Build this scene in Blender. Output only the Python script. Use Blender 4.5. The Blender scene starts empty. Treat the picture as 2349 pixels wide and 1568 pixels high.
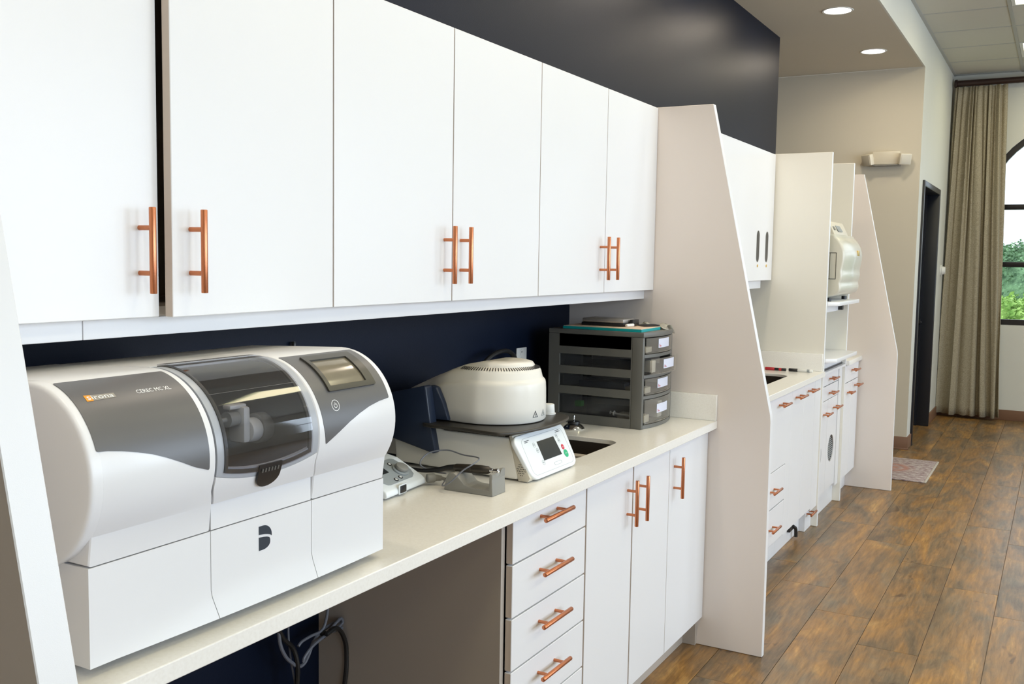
import bpy, bmesh, math, random
from mathutils import Vector, Matrix
from mathutils.geometry import tessellate_polygon
random.seed(7)
S = bpy.context.scene
COL = S.collection

# ------------------------------------------------------------------ camera, sky, exposure
YAW, PITCH, ROLL, FPX = .5098, .0847, .0162, 2248.8
CAM = Vector((1.8521, 0.0, 1.5345))
cy, sy, cp, sp, cr, sr = math.cos(YAW), math.sin(YAW), math.cos(PITCH), math.sin(PITCH), math.cos(ROLL), math.sin(ROLL)
_f = Vector((-sy, cy, 0)) * cp - Vector((0, 0, 1)) * sp
_u = Vector((0, 0, 1)) * cp + Vector((-sy, cy, 0)) * sp
_r = Vector((cy, sy, 0))
r3 = _r * cr + _u * sr
u3 = -_r * sr + _u * cr
cd = bpy.data.cameras.new('camera')
cam = bpy.data.objects.new('camera', cd)
COL.objects.link(cam)
m = Matrix.Identity(4)
for i in range(3):
    m[i][0], m[i][1], m[i][2], m[i][3] = r3[i], u3[i], -_f[i], CAM[i]
cam.matrix_world = m
cd.sensor_fit = 'HORIZONTAL'; cd.sensor_width = 36.0
cd.lens = 36.0 * FPX / 2349.0
cd.clip_start = .05; cd.clip_end = 300
S.camera = cam

S.view_settings.view_transform = 'Standard'
S.view_settings.look = 'None'
S.view_settings.gamma = 1
S.view_settings.use_curve_mapping = False
S.view_settings.exposure = 0.0

w = bpy.data.worlds.new('sky'); S.world = w; w.use_nodes = True
bg = w.node_tree.nodes['Background']
bg.inputs[0].default_value = (.80, .90, 1.0, 1); bg.inputs[1].default_value = 2.2

def area(name, loc, rot, sx, sy_, power, color, spread=None):
    l = bpy.data.lights.new(name, 'AREA'); l.shape = 'RECTANGLE'; l.size = sx; l.size_y = sy_
    l.energy = power; l.color = color
    if spread: l.spread = spread
    o = bpy.data.objects.new(name, l); o.location = loc; o.rotation_euler = rot; COL.objects.link(o)
    return o
# daylight through the windows of the long window wall (facing the cabinets)
DAY = (.70, .84, 1.0)
WIN_Y = [(-1.6, .3), (1.1, 3.0), (3.8, 5.7), (6.5, 8.4)]
RX = 5.4
for (a, b), pw in zip(WIN_Y, (42, 84, 92, 60)):
    area('window_daylight', (RX + .25, (a + b) / 2, 1.85), (0, math.radians(90), 0), 2.0, b - a, pw, DAY)
# ------------------------------------------------------------------ materials
def mat(name, col, rough=.5, metal=0.0, spec=.5, bump=0.0, bscale=200.0, var=0.0, vscale=6.0, coat=0.0, emis=None, estr=0.0):
    mt = bpy.data.materials.new(name); mt.use_nodes = True
    nt = mt.node_tree; b = nt.nodes['Principled BSDF']
    b.inputs['Base Color'].default_value = (*col, 1)
    b.inputs['Roughness'].default_value = rough
    b.inputs['Metallic'].default_value = metal
    b.inputs['Specular IOR Level'].default_value = spec
    b.inputs['Coat Weight'].default_value = coat
    if emis:
        b.inputs['Emission Color'].default_value = (*emis, 1); b.inputs['Emission Strength'].default_value = estr
    tc = nt.nodes.new('ShaderNodeTexCoord')
    if var > 0:
        n = nt.nodes.new('ShaderNodeTexNoise'); n.inputs['Scale'].default_value = vscale; n.inputs['Detail'].default_value = 4
        r = nt.nodes.new('ShaderNodeMapRange'); r.inputs['To Min'].default_value = 1 - var; r.inputs['To Max'].default_value = 1 + var
        mx = nt.nodes.new('ShaderNodeVectorMath'); mx.operation = 'SCALE'; mx.inputs[0].default_value = col
        nt.links.new(tc.outputs['Object'], n.inputs['Vector']); nt.links.new(n.outputs['Fac'], r.inputs['Value'])
        nt.links.new(r.outputs[0], mx.inputs['Scale']); nt.links.new(mx.outputs[0], b.inputs['Base Color'])
    if bump > 0:
        n = nt.nodes.new('ShaderNodeTexNoise'); n.inputs['Scale'].default_value = bscale; n.inputs['Detail'].default_value = 3
        bp = nt.nodes.new('ShaderNodeBump'); bp.inputs['Strength'].default_value = bump; bp.inputs['Distance'].default_value = .002
        nt.links.new(tc.outputs['Object'], n.inputs['Vector']); nt.links.new(n.outputs['Fac'], bp.inputs['Height'])
        nt.links.new(bp.outputs[0], b.inputs['Normal'])
    return mt

def glass_mat(name, tint, rough=.03, refl=.12, diff=None, dmix=.0):
    mt = bpy.data.materials.new(name); mt.use_nodes = True; nt = mt.node_tree; nt.nodes.clear()
    out = nt.nodes.new('ShaderNodeOutputMaterial'); tr = nt.nodes.new('ShaderNodeBsdfTransparent'); tr.inputs[0].default_value = (*tint, 1)
    gl = nt.nodes.new('ShaderNodeBsdfGlossy'); gl.inputs['Roughness'].default_value = rough
    lw = nt.nodes.new('ShaderNodeFresnel'); lw.inputs[0].default_value = 1.5
    ad = nt.nodes.new('ShaderNodeMath'); ad.operation = 'ADD'; ad.inputs[1].default_value = refl; ad.use_clamp = True
    mx = nt.nodes.new('ShaderNodeMixShader')
    ge = nt.nodes.new('ShaderNodeNewGeometry'); inv = nt.nodes.new('ShaderNodeMath'); inv.operation = 'SUBTRACT'; inv.inputs[0].default_value = 1.0
    mu = nt.nodes.new('ShaderNodeMath'); mu.operation = 'MULTIPLY'
    nt.links.new(ge.outputs['Backfacing'], inv.inputs[1]); nt.links.new(lw.outputs[0], ad.inputs[0])
    nt.links.new(ad.outputs[0], mu.inputs[0]); nt.links.new(inv.outputs[0], mu.inputs[1]); nt.links.new(mu.outputs[0], mx.inputs[0])
    base = tr
    if diff:
        df = nt.nodes.new('ShaderNodeBsdfDiffuse'); df.inputs[0].default_value = (*diff, 1)
        m2 = nt.nodes.new('ShaderNodeMixShader'); m2.inputs[0].default_value = dmix
        nt.links.new(tr.outputs[0], m2.inputs[1]); nt.links.new(df.outputs[0], m2.inputs[2]); base = m2
    nt.links.new(base.outputs[0], mx.inputs[1]); nt.links.new(gl.outputs[0], mx.inputs[2]); nt.links.new(mx.outputs[0], out.inputs[0])
    return mt

def wood_mat():
    mt = bpy.data.materials.new('wood_plank'); mt.use_nodes = True; nt = mt.node_tree; N = nt.nodes; L = nt.links
    b = N['Principled BSDF']; b.inputs['Roughness'].default_value = .34; b.inputs['Specular IOR Level'].default_value = .45
    tc = N.new('ShaderNodeTexCoord'); oi = N.new('ShaderNodeObjectInfo')
    sc = N.new('ShaderNodeVectorMath'); sc.operation = 'SCALE'; sc.inputs[0].default_value = (37, 91, 13); L.new(oi.outputs['Random'], sc.inputs['Scale'])
    ad = N.new('ShaderNodeVectorMath'); ad.operation = 'ADD'; L.new(tc.outputs['Object'], ad.inputs[0]); L.new(sc.outputs[0], ad.inputs[1])
    def noise(scl, scale, det, rough=.6, dist=0):
        mp = N.new('ShaderNodeMapping'); mp.inputs['Scale'].default_value = scl; L.new(ad.outputs[0], mp.inputs[0])
        n = N.new('ShaderNodeTexNoise'); n.inputs['Scale'].default_value = scale; n.inputs['Detail'].default_value = det
        n.inputs['Roughness'].default_value = rough; n.inputs['Distortion'].default_value = dist; L.new(mp.outputs[0], n.inputs['Vector']); return n
    big = noise((1, .24, 1), 7.5, 5, .6, .9)
    cr_ = N.new('ShaderNodeValToRGB'); e = cr_.color_ramp.elements
    e[0].position = .26; e[0].color = (.098, .050, .022, 1); e[1].position = .74; e[1].color = (.47, .265, .080, 1)
    for p, c in ((.40, (.165, .108, .055)), (.50, (.255, .142, .056)), (.60, (.31, .158, .044))):
        x = e.new(p); x.color = (*c, 1)
    L.new(big.outputs['Fac'], cr_.inputs[0])
    fine = noise((1, .09, 1), 62, 6, .7, .3)
    fr = N.new('ShaderNodeMapRange'); fr.inputs['From Min'].default_value = .3; fr.inputs['From Max'].default_value = .7; fr.inputs['To Min'].default_value = .58; fr.inputs['To Max'].default_value = 1.36
    L.new(fine.outputs['Fac'], fr.inputs[0])
    grey = noise((1, .5, 1), 5.0, 5, .65, .6)
    gm = N.new('ShaderNodeMapRange'); gm.inputs['From Min'].default_value = .48; gm.inputs['From Max'].default_value = .72; gm.inputs['To Max'].default_value = .75; L.new(grey.outputs['Fac'], gm.inputs[0])
    mg = N.new('ShaderNodeMixRGB'); mg.inputs[2].default_value = (.165, .140, .098, 1); L.new(gm.outputs[0], mg.inputs[0]); L.new(cr_.outputs[0], mg.inputs[1])
    kn = noise((1, .45, 1), 9, 2, .5, 1.5)
    km = N.new('ShaderNodeMapRange'); km.inputs['From Min'].default_value = .66; km.inputs['From Max'].default_value = .76; km.inputs['To Max'].default_value = .75; L.new(kn.outputs['Fac'], km.inputs[0])
    mk = N.new('ShaderNodeMixRGB'); mk.inputs[2].default_value = (.07, .035, .018, 1); L.new(km.outputs[0], mk.inputs[0]); L.new(mg.outputs[0], mk.inputs[1])
    pr = N.new('ShaderNodeMapRange'); pr.inputs['To Min'].default_value = .92; pr.inputs['To Max'].default_value = 1.10; L.new(oi.outputs['Random'], pr.inputs[0])
    mu = N.new('ShaderNodeMath'); mu.operation = 'MULTIPLY'; L.new(fr.outputs[0], mu.inputs[0]); L.new(pr.outputs[0], mu.inputs[1])
    fin = N.new('ShaderNodeVectorMath'); fin.operation = 'SCALE'; L.new(mk.outputs[0], fin.inputs[0]); L.new(mu.outputs[0], fin.inputs['Scale'])
    L.new(fin.outputs[0], b.inputs['Base Color'])
    bp = N.new('ShaderNodeBump'); bp.inputs['Strength'].default_value = .25; bp.inputs['Distance'].default_value = .002
    L.new(fine.outputs['Fac'], bp.inputs['Height']); L.new(bp.outputs[0], b.inputs['Normal'])
    return mt

def quartz_mat():
    mt = mat('quartz', (.80, .775, .72), .22, spec=.5)
    nt = mt.node_tree; b = nt.nodes['Principled BSDF']; tc = nt.nodes['Texture Coordinate']
    n = nt.nodes.new('ShaderNodeTexNoise'); n.inputs['Scale'].default_value = 160; n.inputs['Detail'].default_value = 5
    r = nt.nodes.new('ShaderNodeValToRGB'); e = r.color_ramp.elements
    e[0].position = .3; e[0].color = (.82, .795, .745, 1); e[1].position = .6; e[1].color = (.86, .84, .795, 1)
    nt.links.new(tc.outputs['Object'], n.inputs['Vector']); nt.links.new(n.outputs['Fac'], r.inputs[0]); nt.links.new(r.outputs[0], b.inputs['Base Color'])
    return mt

def cloth_mat(name, c1, c2):
    mt = mat(name, c1, .9, spec=.1); nt = mt.node_tree; b = nt.nodes['Principled BSDF']; tc = nt.nodes['Texture Coordinate']
    mp = nt.nodes.new('ShaderNodeMapping'); mp.inputs['Scale'].default_value = (60, 60, 160)
    n = nt.nodes.new('ShaderNodeTexNoise'); n.inputs['Scale'].default_value = 1.5; n.inputs['Detail'].default_value = 4
    r = nt.nodes.new('ShaderNodeValToRGB'); e = r.color_ramp.elements; e[0].position = .35; e[0].color = (*c1, 1); e[1].position = .65; e[1].color = (*c2, 1)
    nt.links.new(tc.outputs['Object'], mp.inputs[0]); nt.links.new(mp.outputs[0], n.inputs['Vector']); nt.links.new(n.outputs['Fac'], r.inputs[0]); nt.links.new(r.outputs[0], b.inputs['Base Color'])
    return mt

def rug_mat():
    mt = mat('rug_weave', (.5, .4, .4), .95, spec=.05); nt = mt.node_tree; N = nt.nodes; L = nt.links; b = N['Principled BSDF']; tc = N['Texture Coordinate']
    mp = N.new('ShaderNodeMapping'); mp.inputs['Scale'].default_value = (16, 26, 1); L.new(tc.outputs['Object'], mp.inputs[0])
    n = N.new('ShaderNodeTexNoise'); n.inputs['Scale'].default_value = 1.3; n.inputs['Detail'].default_value = 6; n.inputs['Roughness'].default_value = .7; L.new(mp.outputs[0], n.inputs['Vector'])
    r = N.new('ShaderNodeValToRGB'); e = r.color_ramp.elements
    e[0].position = .34; e[0].color = (.19, .13, .15, 1); e[1].position = .66; e[1].color = (.55, .50, .48, 1)
    for p, c in ((.45, (.31, .235, .24)), (.54, (.43, .37, .36))):
        x = e.new(p); x.color = (*c, 1)
    L.new(n.outputs['Fac'], r.inputs[0])
    # medallion: distance from the centre of the rug with wobble
    ln = N.new('ShaderNodeVectorMath'); ln.operation = 'LENGTH'
    mp2 = N.new('ShaderNodeMapping'); mp2.inputs['Scale'].default_value = (1.25, .95, 0); L.new(tc.outputs['Object'], mp2.inputs[0]); L.new(mp2.outputs[0], ln.inputs[0])
    wv = N.new('ShaderNodeMath'); wv.operation = 'SINE'
    ml = N.new('ShaderNodeMath'); ml.operation = 'MULTIPLY'; ml.inputs[1].default_value = 70; L.new(ln.outputs['Value'], ml.inputs[0]); L.new(ml.outputs[0], wv.inputs[0])
    mr = N.new('ShaderNodeMapRange'); mr.inputs['From Min'].default_value = .20; mr.inputs['From Max'].default_value = .14; L.new(ln.outputs['Value'], mr.inputs[0])
    wr = N.new('ShaderNodeMapRange'); wr.inputs['From Min'].default_value = -1; wr.inputs['To Min'].default_value = .15; wr.inputs['To Max'].default_value = .70; L.new(wv.outputs[0], wr.inputs[0])
    mm = N.new('ShaderNodeMath'); mm.operation = 'MULTIPLY'; L.new(mr.outputs[0], mm.inputs[0]); L.new(wr.outputs[0], mm.inputs[1])
    mx = N.new('ShaderNodeMixRGB'); mx.inputs[2].default_value = (.42, .19, .14, 1); L.new(mm.outputs[0], mx.inputs[0]); L.new(r.outputs[0], mx.inputs[1])
    L.new(mx.outputs[0], b.inputs['Base Color'])
    return mt

def leaf_mat(name, dark, lite):
    mt = mat(name, lite, .7, spec=.2); nt = mt.node_tree; b = nt.nodes['Principled BSDF']; tc = nt.nodes['Texture Coordinate']
    n = nt.nodes.new('ShaderNodeTexNoise'); n.inputs['Scale'].default_value = 3.2; n.inputs['Detail'].default_value = 8; n.inputs['Roughness'].default_value = .7
    r = nt.nodes.new('ShaderNodeValToRGB'); e = r.color_ramp.elements; e[0].position = .4; e[0].color = (*dark, 1); e[1].position = .62; e[1].color = (*lite, 1)
    nt.links.new(tc.outputs['Object'], n.inputs['Vector']); nt.links.new(n.outputs['Fac'], r.inputs[0]); nt.links.new(r.outputs[0], b.inputs['Base Color'])
    return mt

M = dict(
    lam=mat('white_laminate', (.79, .79, .805), .32, bump=.05, bscale=900, var=.01, vscale=3),
    lamedge=mat('laminate_edge', (.60, .51, .44), .4, var=.02),
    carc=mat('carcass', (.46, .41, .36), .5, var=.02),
    panel=mat('panel_laminate_warmlit', (.80, .73, .685), .38, bump=.05, bscale=700, var=.012, vscale=3),  # white laminate, beige of the warm light on near faces tinted in
    divider=mat('cream_laminate', (.86, .83, .75), .38, bump=.05, bscale=700, var=.012, vscale=3),
    copper=mat('brushed_copper', (.60, .225, .110), .30, metal=1, bump=.08, bscale=500),
    navy=mat('navy_paint', (.0042, .0080, .0205), .40, spec=.13, bump=.12, bscale=260, var=.05),
    wall=mat('cream_paint', (.60, .55, .45), .65, bump=.1, bscale=200, var=.015),
    header=mat('cream_paint_daylit', (.66, .66, .61), .6, bump=.1, bscale=200, var=.015),  # same cream wall paint, cool window light mixed into its colour
    soff=mat('soffit_paint', (.60, .55, .455), .7, bump=.1, bscale=180, var=.015),
    quartz=quartz_mat(), wood=wood_mat(),
    base=mat('tan_vinyl', (.20, .105, .062), .5, var=.04),
    steel=mat('brushed_steel', (.42, .40, .37), .3, metal=1, bump=.05, bscale=300),
    darksteel=mat('dark_sink_steel', (.085, .072, .062), .30, metal=.8, bump=.05, bscale=300),
    chrome=mat('chrome', (.75, .75, .74), .08, metal=1),
    millw=mat('white_machine_plastic', (.765, .77, .79), .28, spec=.5, var=.006, vscale=8),
    millg=mat('grey_label_foil', (.125, .125, .13), .38, metal=.25, var=.04, vscale=10),
    millf=mat('light_grey_frame', (.38, .40, .44), .3, var=.02),
    black=mat('black_plastic', (.012, .012, .014), .35, var=.1),
    dark=mat('dark_chamber', (.10, .097, .090), .45, var=.2, vscale=30),
    bezel=mat('olive_grey_bezel', (.048, .046, .038), .35, var=.03),
    screen=mat('machine_screen', (.20, .175, .125), .12, spec=.8, var=.25, vscale=14),
    lcd=mat('dark_screen', (.022, .026, .028), .2, spec=.6, var=.05),
    orange=mat('orange_print', (.85, .33, .02), .5, var=.02), whitep=mat('white_print', (.85, .86, .87), .5, var=.01),
    beigep=mat('beige_print', (.30, .28, .24), .5, var=.02), navyp=mat('navy_print', (.02, .03, .045), .4, var=.02),
    fcream=mat('cream_machine_plastic', (.78, .76, .705), .30, var=.01, vscale=10),
    fwhite=mat('bright_white_plastic', (.80, .84, .87), .25, var=.006),
    fblue=mat('steel_blue_plastic', (.018, .028, .055), .33, var=.04),
    tray=mat('dark_tray', (.050, .046, .040), .38, metal=.3, var=.15, vscale=20),
    grey=mat('holder_grey_plastic', (.25, .245, .225), .42, var=.03),
    lgrey=mat('panel_grey', (.30, .33, .345), .4, var=.02),
    hand=mat('dark_bronze', (.055, .047, .038), .3, metal=.5, var=.1),
    red=mat('red_button', (.65, .03, .06), .35, var=.02), green=mat('green_button', (.01, .42, .19), .35, var=.02),
    org=mat('smoke_grey_plastic', (.125, .125, .115), .42, var=.03),
    clear=glass_mat('clear_drawer_plastic', (.93, .92, .90), .1, .05, (.45, .43, .39), .14),
    cleard=glass_mat('smoky_tray_plastic', (.80, .80, .80), .15, .03, (.14, .14, .14), .15),
    lid=glass_mat('smoked_lid', (.86, .86, .88), .05, .03, (.20, .20, .21), .06),
    glass=glass_mat('window_glass', (.97, .98, .98), .01, .0),
    label=mat('lavender_white_card', (.66, .68, .80), .6, var=.01),
    teal=mat('teal_card', (.0, .30, .31), .45, var=.02), paper=mat('pale_paper', (.72, .55, .42), .7, var=.08, vscale=20),
    silver=mat('silver_case', (.42, .41, .40), .35, metal=.6, var=.02),
    bag=glass_mat('cloudy_plastic', (.8, .8, .75), .2, .05, (.75, .72, .62), .55),
    wht=mat('plain_white_plastic', (.75, .75, .73), .4, var=.01),
    creamp=mat('cream_plastic', (.66, .61, .50), .4, var=.015),
    pearl=mat('pearl_plastic', (.64, .62, .53), .27, spec=.5, coat=.15, var=.01),
    tile=mat('ceiling_tile', (.58, .565, .50), .9, bump=.35, bscale=260, var=.02, vscale=20),
    tbar=mat('grid_metal', (.44, .44, .42), .5, var=.02),
    lamp=mat('lamp_diffuser', (.9, .88, .7), .5, emis=(1.0, .97, .55), estr=5.0),
    dlamp=mat('downlight_lens', (.9, .9, .85), .5, emis=(1.0, .93, .80), estr=9.0),
    fabric=cloth_mat('linen_curtain', (.27, .235, .165), (.42, .37, .275)),
    rod=mat('dark_mahogany', (.022, .008, .007), .35, var=.1),
    frame=mat('black_window_frame', (.012, .010, .012), .35, var=.05),
    doorm=mat('black_door_paint', (.010, .012, .018), .3, var=.05),
    rug=rug_mat(), fringe=mat('rug_edge', (.50, .46, .42), .9, var=.1, vscale=40),
    leaf1=leaf_mat('mid_foliage', (.07, .14, .07), (.26, .44, .22)), leaf2=leaf_mat('bright_foliage', (.12, .26, .04), (.46, .68, .18)),
    bark=mat('bark', (.09, .06, .04), .9, var=.2), grass=mat('lawn', (.12, .22, .05), .9, var=.2),
    cableg=mat('grey_cable', (.16, .17, .20), .4, var=.02), cableb=mat('black_cable', (.012, .012, .012), .4, var=.02),
    mred=mat('red_marker', (.45, .02, .03), .4, var=.02), yel=mat('brass', (.75, .5, .12), .3, metal=.8, var=.02),
    tan=mat('tan_insert', (.60, .56, .47), .6, var=.03), greenp=mat('green_bits', (.06, .30, .05), .6, var=.1),
)

# ------------------------------------------------------------------ mesh helpers
def obj(name, bm, mts, parent=None, smooth=35, kind=None, label=None):
    me = bpy.data.meshes.new(name)
    bmesh.ops.recalc_face_normals(bm, faces=bm.faces[:])
    bm.to_mesh(me); bm.free()
    if not isinstance(mts, (list, tuple)): mts = [mts]
    for x in mts: me.materials.append(M[x] if isinstance(x, str) else x)
    if smooth:
        me.shade_smooth()
        me.set_sharp_from_angle(angle=math.radians(smooth))
    o = bpy.data.objects.new(name, me); COL.objects.link(o)
    if parent: o.parent = parent; o.matrix_parent_inverse = Matrix.Translation(-parent.matrix_basis.translation) if not parent.parent else inv_chain(parent)
    if kind: o['kind'] = kind
    if label: o['label'] = label
    return o
def inv_chain(p):
    mt = Matrix.Identity(4); q = p
    while q:
        mt = q.matrix_basis if mt == Matrix.Identity(4) and q == p else q.matrix_basis @ (q_inv @ mt)
        q_inv = q.matrix_parent_inverse.copy(); q = q.parent
    return mt.inverted()
def thing(name, label, cat, loc, group=None):
    o = bpy.data.objects.new(name, None); o.empty_display_size = .05; COL.objects.link(o)
    o.location = loc; o['label'] = label; o['category'] = cat
    if group: o['group'] = group
    return o
def tag(o, label, cat, group=None):
    o['label'] = label; o['category'] = cat
    if group: o['group'] = group
    return o
def B(): return bmesh.new()
def setmi(faces, mi):
    for f in faces: f.material_index = mi
def box(bm, x0, x1, y0, y1, z0, z1, bev=0, mi=0, seg=2, mt=None):
    r = bmesh.ops.create_cube(bm, size=1)
    vs = r['verts']
    for v in vs:
        v.co = Vector((x0 + (v.co.x + .5) * (x1 - x0), y0 + (v.co.y + .5) * (y1 - y0), z0 + (v.co.z + .5) * (z1 - z0)))
    if bev > 0:
        es = list({e for v in vs for e in v.link_edges})
        g = bmesh.ops.bevel(bm, geom=es, offset=bev, segments=seg, affect='EDGES', profile=.5)
        vs = list({v for f in g['faces'] for v in f.verts} | {v for v in vs if v.is_valid})
    fs = {f for v in vs for f in v.link_faces}
    setmi(fs, mi)
    if mt:
        for v in vs: v.co = mt @ v.co
    return vs
def axes(axis):
    return {'x': (lambda a, b, t: Vector((t, a, b))), 'y': (lambda a, b, t: Vector((a, t, b))), 'z': (lambda a, b, t: Vector((a, b, t)))}[axis]
def prism(bm, poly, axis, t0, t1, bev=0, mi=0, seg=2, mt=None, bevcap=False):
    """poly: list of 2D points; axis x->(y,z), y->(x,z), z->(x,y)"""
    F = axes(axis)
    a = [bm.verts.new(F(p[0], p[1], t0)) for p in poly]; b = [bm.verts.new(F(p[0], p[1], t1)) for p in poly]
    f0 = bm.faces.new(a); f1 = bm.faces.new(b[::-1]); fs = [f0, f1]
    n = len(poly)
    for i in range(n): fs.append(bm.faces.new((a[i], b[i], b[(i + 1) % n], a[(i + 1) % n])))
    bmesh.ops.recalc_face_normals(bm, faces=fs)
    vs = a + b
    if bev > 0:
        es = list(f0.edges) + list(f1.edges)
        if not bevcap: es += [e for f in fs[2:] for e in f.edges]
        es = list(set(es))
        g = bmesh.ops.bevel(bm, geom=es, offset=bev, segments=seg, affect='EDGES', profile=.5, clamp_overlap=True)
        vs = list({v for f in g['faces'] for v in f.verts} | {v for v in vs if v.is_valid})
    fset = {f for v in vs for f in v.link_faces}; setmi(fset, mi)
    if mt:
        for v in vs: v.co = mt @ v.co
    return vs
def holed(bm, outer, holes, axis, t0, t1, mi=0, mt=None):
    F = axes(axis)
    loops = [outer] + holes
    pts = [p for lp in loops for p in lp]
    tris = tessellate_polygon([[Vector((p[0], p[1], 0)) for p in lp] for lp in loops])
    A = [bm.verts.new(F(p[0], p[1], t0)) for p in pts]; Bv = [bm.verts.new(F(p[0], p[1], t1)) for p in pts]
    fs = []
    for t in tris:
        try:
            fs.append(bm.faces.new([A[i] for i in t])); fs.append(bm.faces.new([Bv[i] for i in t][::-1]))
        except ValueError: pass
    k = 0
    for lp in loops:
        n = len(lp)
        for i in range(n):
            fs.append(bm.faces.new((A[k + i], Bv[k + i], Bv[k + (i + 1) % n], A[k + (i + 1) % n])))
        k += n
    setmi(fs, mi)
    if mt:
        for v in A + Bv: v.co = mt @ v.co
    return A + Bv
def rrect(a0, a1, b0, b1, r, n=6):
    out = []
    for (ca, cb, s) in ((a1 - r, b1 - r, 0), (a0 + r, b1 - r, 90), (a0 + r, b0 + r, 180), (a1 - r, b0 + r, 270)):
        for i in range(n + 1):
            t = math.radians(s + 90 * i / n); out.append((ca + r * math.cos(t), cb + r * math.sin(t)))
    return out
def ellipse(ca, cb, ra, rb, n=32):
    return [(ca + ra * math.cos(2 * math.pi * i / n), cb + rb * math.sin(2 * math.pi * i / n)) for i in range(n)]
def cyl(bm, p0, p1, r0, r1=None, n=24, mi=0, bev=0):
    p0, p1 = Vector(p0), Vector(p1); r1 = r0 if r1 is None else r1
    d = p1 - p0; q = d.to_track_quat('Z', 'Y').to_matrix().to_4x4()
    L = d.length
    prof = [(0, 0), (r0, 0), (r1, L), (0, L)]
    if bev: prof = [(0, 0), (r0 - bev, 0), (r0 - bev * .3, bev * .3), (r0, bev), (r1, L - bev), (r1 - bev * .3, L - bev * .3), (r1 - bev, L), (0, L)]
    return lathe(bm, prof, Matrix.Translation(p0) @ q, n, mi)
def lathe(bm, prof, mt=Matrix.Identity(4), n=32, mi=0):
    rings = []
    for r, z in prof:
        if r < 1e-7: rings.append([bm.verts.new(mt @ Vector((0, 0, z)))])
        else: rings.append([bm.verts.new(mt @ Vector((r * math.cos(2 * math.pi * i / n), r * math.sin(2 * math.pi * i / n), z))) for i in range(n)])
    fs = []
    for a, b in zip(rings, rings[1:]):
        for i in range(n):
            j = (i + 1) % n
            q = [a[i % len(a)], a[j % len(a)], b[j % len(b)], b[i % len(b)]]
            q = list(dict.fromkeys(q))
            if len(q) >= 3:
                try: fs.append(bm.faces.new(q))
                except ValueError: pass
    setmi(fs, mi)
    return [v for r_ in rings for v in r_]
def smooth_path(pts, k=8):
    P = [Vector(p) for p in pts]; P = [P[0] * 2 - P[1]] + P + [P[-1] * 2 - P[-2]]; out = []
    for i in range(1, len(P) - 2):
        for j in range(k):
            t = j / k; a, b, c, d = P[i - 1:i + 3]
            out.append(.5 * ((2 * b) + (c - a) * t + (2 * a - 5 * b + 4 * c - d) * t * t + (3 * b - a - 3 * c + d) * t ** 3))
    out.append(P[-2]); return out
def tube(bm, pts, r, n=8, mi=0, smooth=8):
    P = smooth_path(pts, smooth) if smooth else [Vector(p) for p in pts]
    rings = []; prev = None
    for i, p in enumerate(P):
        t = (P[min(i + 1, len(P) - 1)] - P[max(i - 1, 0)]).normalized()
        if prev is None: nrm = t.orthogonal().normalized()
        else:
            nrm = (prev - t * prev.dot(t)).normalized()
        prev = nrm; bn = t.cross(nrm)
        rr = r(i / (len(P) - 1)) if callable(r) else r
        rings.append([bm.verts.new(p + (nrm * math.cos(2 * math.pi * k / n) + bn * math.sin(2 * math.pi * k / n)) * rr) for k in range(n)])
    fs = []
    for a, b in zip(rings, rings[1:]):
        for k in range(n): fs.append(bm.faces.new((a[k], a[(k + 1) % n], b[(k + 1) % n], b[k])))
    fs.append(bm.faces.new(rings[0][::-1])); fs.append(bm.faces.new(rings[-1])); setmi(fs, mi)
def text_bm(body, size, align='CENTER', ext=0.0):
    cu = bpy.data.curves.new('t', 'FONT'); cu.body = body; cu.size = size; cu.align_x = align; cu.align_y = 'CENTER'; cu.extrude = ext; cu.resolution_u = 3
    o = bpy.data.objects.new('t', cu); COL.objects.link(o)
    dg = bpy.context.evaluated_depsgraph_get(); dg.update()
    me = bpy.data.meshes.new_from_object(o.evaluated_get(dg))
    bm = bmesh.new(); bm.from_mesh(me)
    bpy.data.objects.remove(o); bpy.data.curves.remove(cu); bpy.data.meshes.remove(me)
    return bm
def fitw(bm, x0, x1, y0, y1):
    xs = [v.co.x for v in bm.verts]; ys = [v.co.y for v in bm.verts]
    a, b, c, d = min(xs), max(xs), min(ys), max(ys)
    for v in bm.verts:
        v.co.x = x0 + (v.co.x - a) / (b - a) * (x1 - x0); v.co.y = y0 + (v.co.y - c) / (d - c) * (y1 - y0)
def merge(bm, other, mi=None, mt=None):
    mp = {}
    for v in other.verts: mp[v] = bm.verts.new(mt @ v.co if mt else v.co)
    for f in other.faces:
        try:
            g = bm.faces.new([mp[v] for v in f.verts]); g.material_index = f.material_index if mi is None else mi
        except ValueError: pass
    other.free()

# ================================================================== SETTING
X0 = .0          # navy wall
YF, YE = 8.6765, 10.93
XC = .7886
ZS, ZC = 3.135, 3.4393
def struct(name, bm, mts, parent=None, smooth=35):
    o = obj(name, bm, mts, parent, smooth)
    if not parent: o['kind'] = 'structure'
    return o
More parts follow.
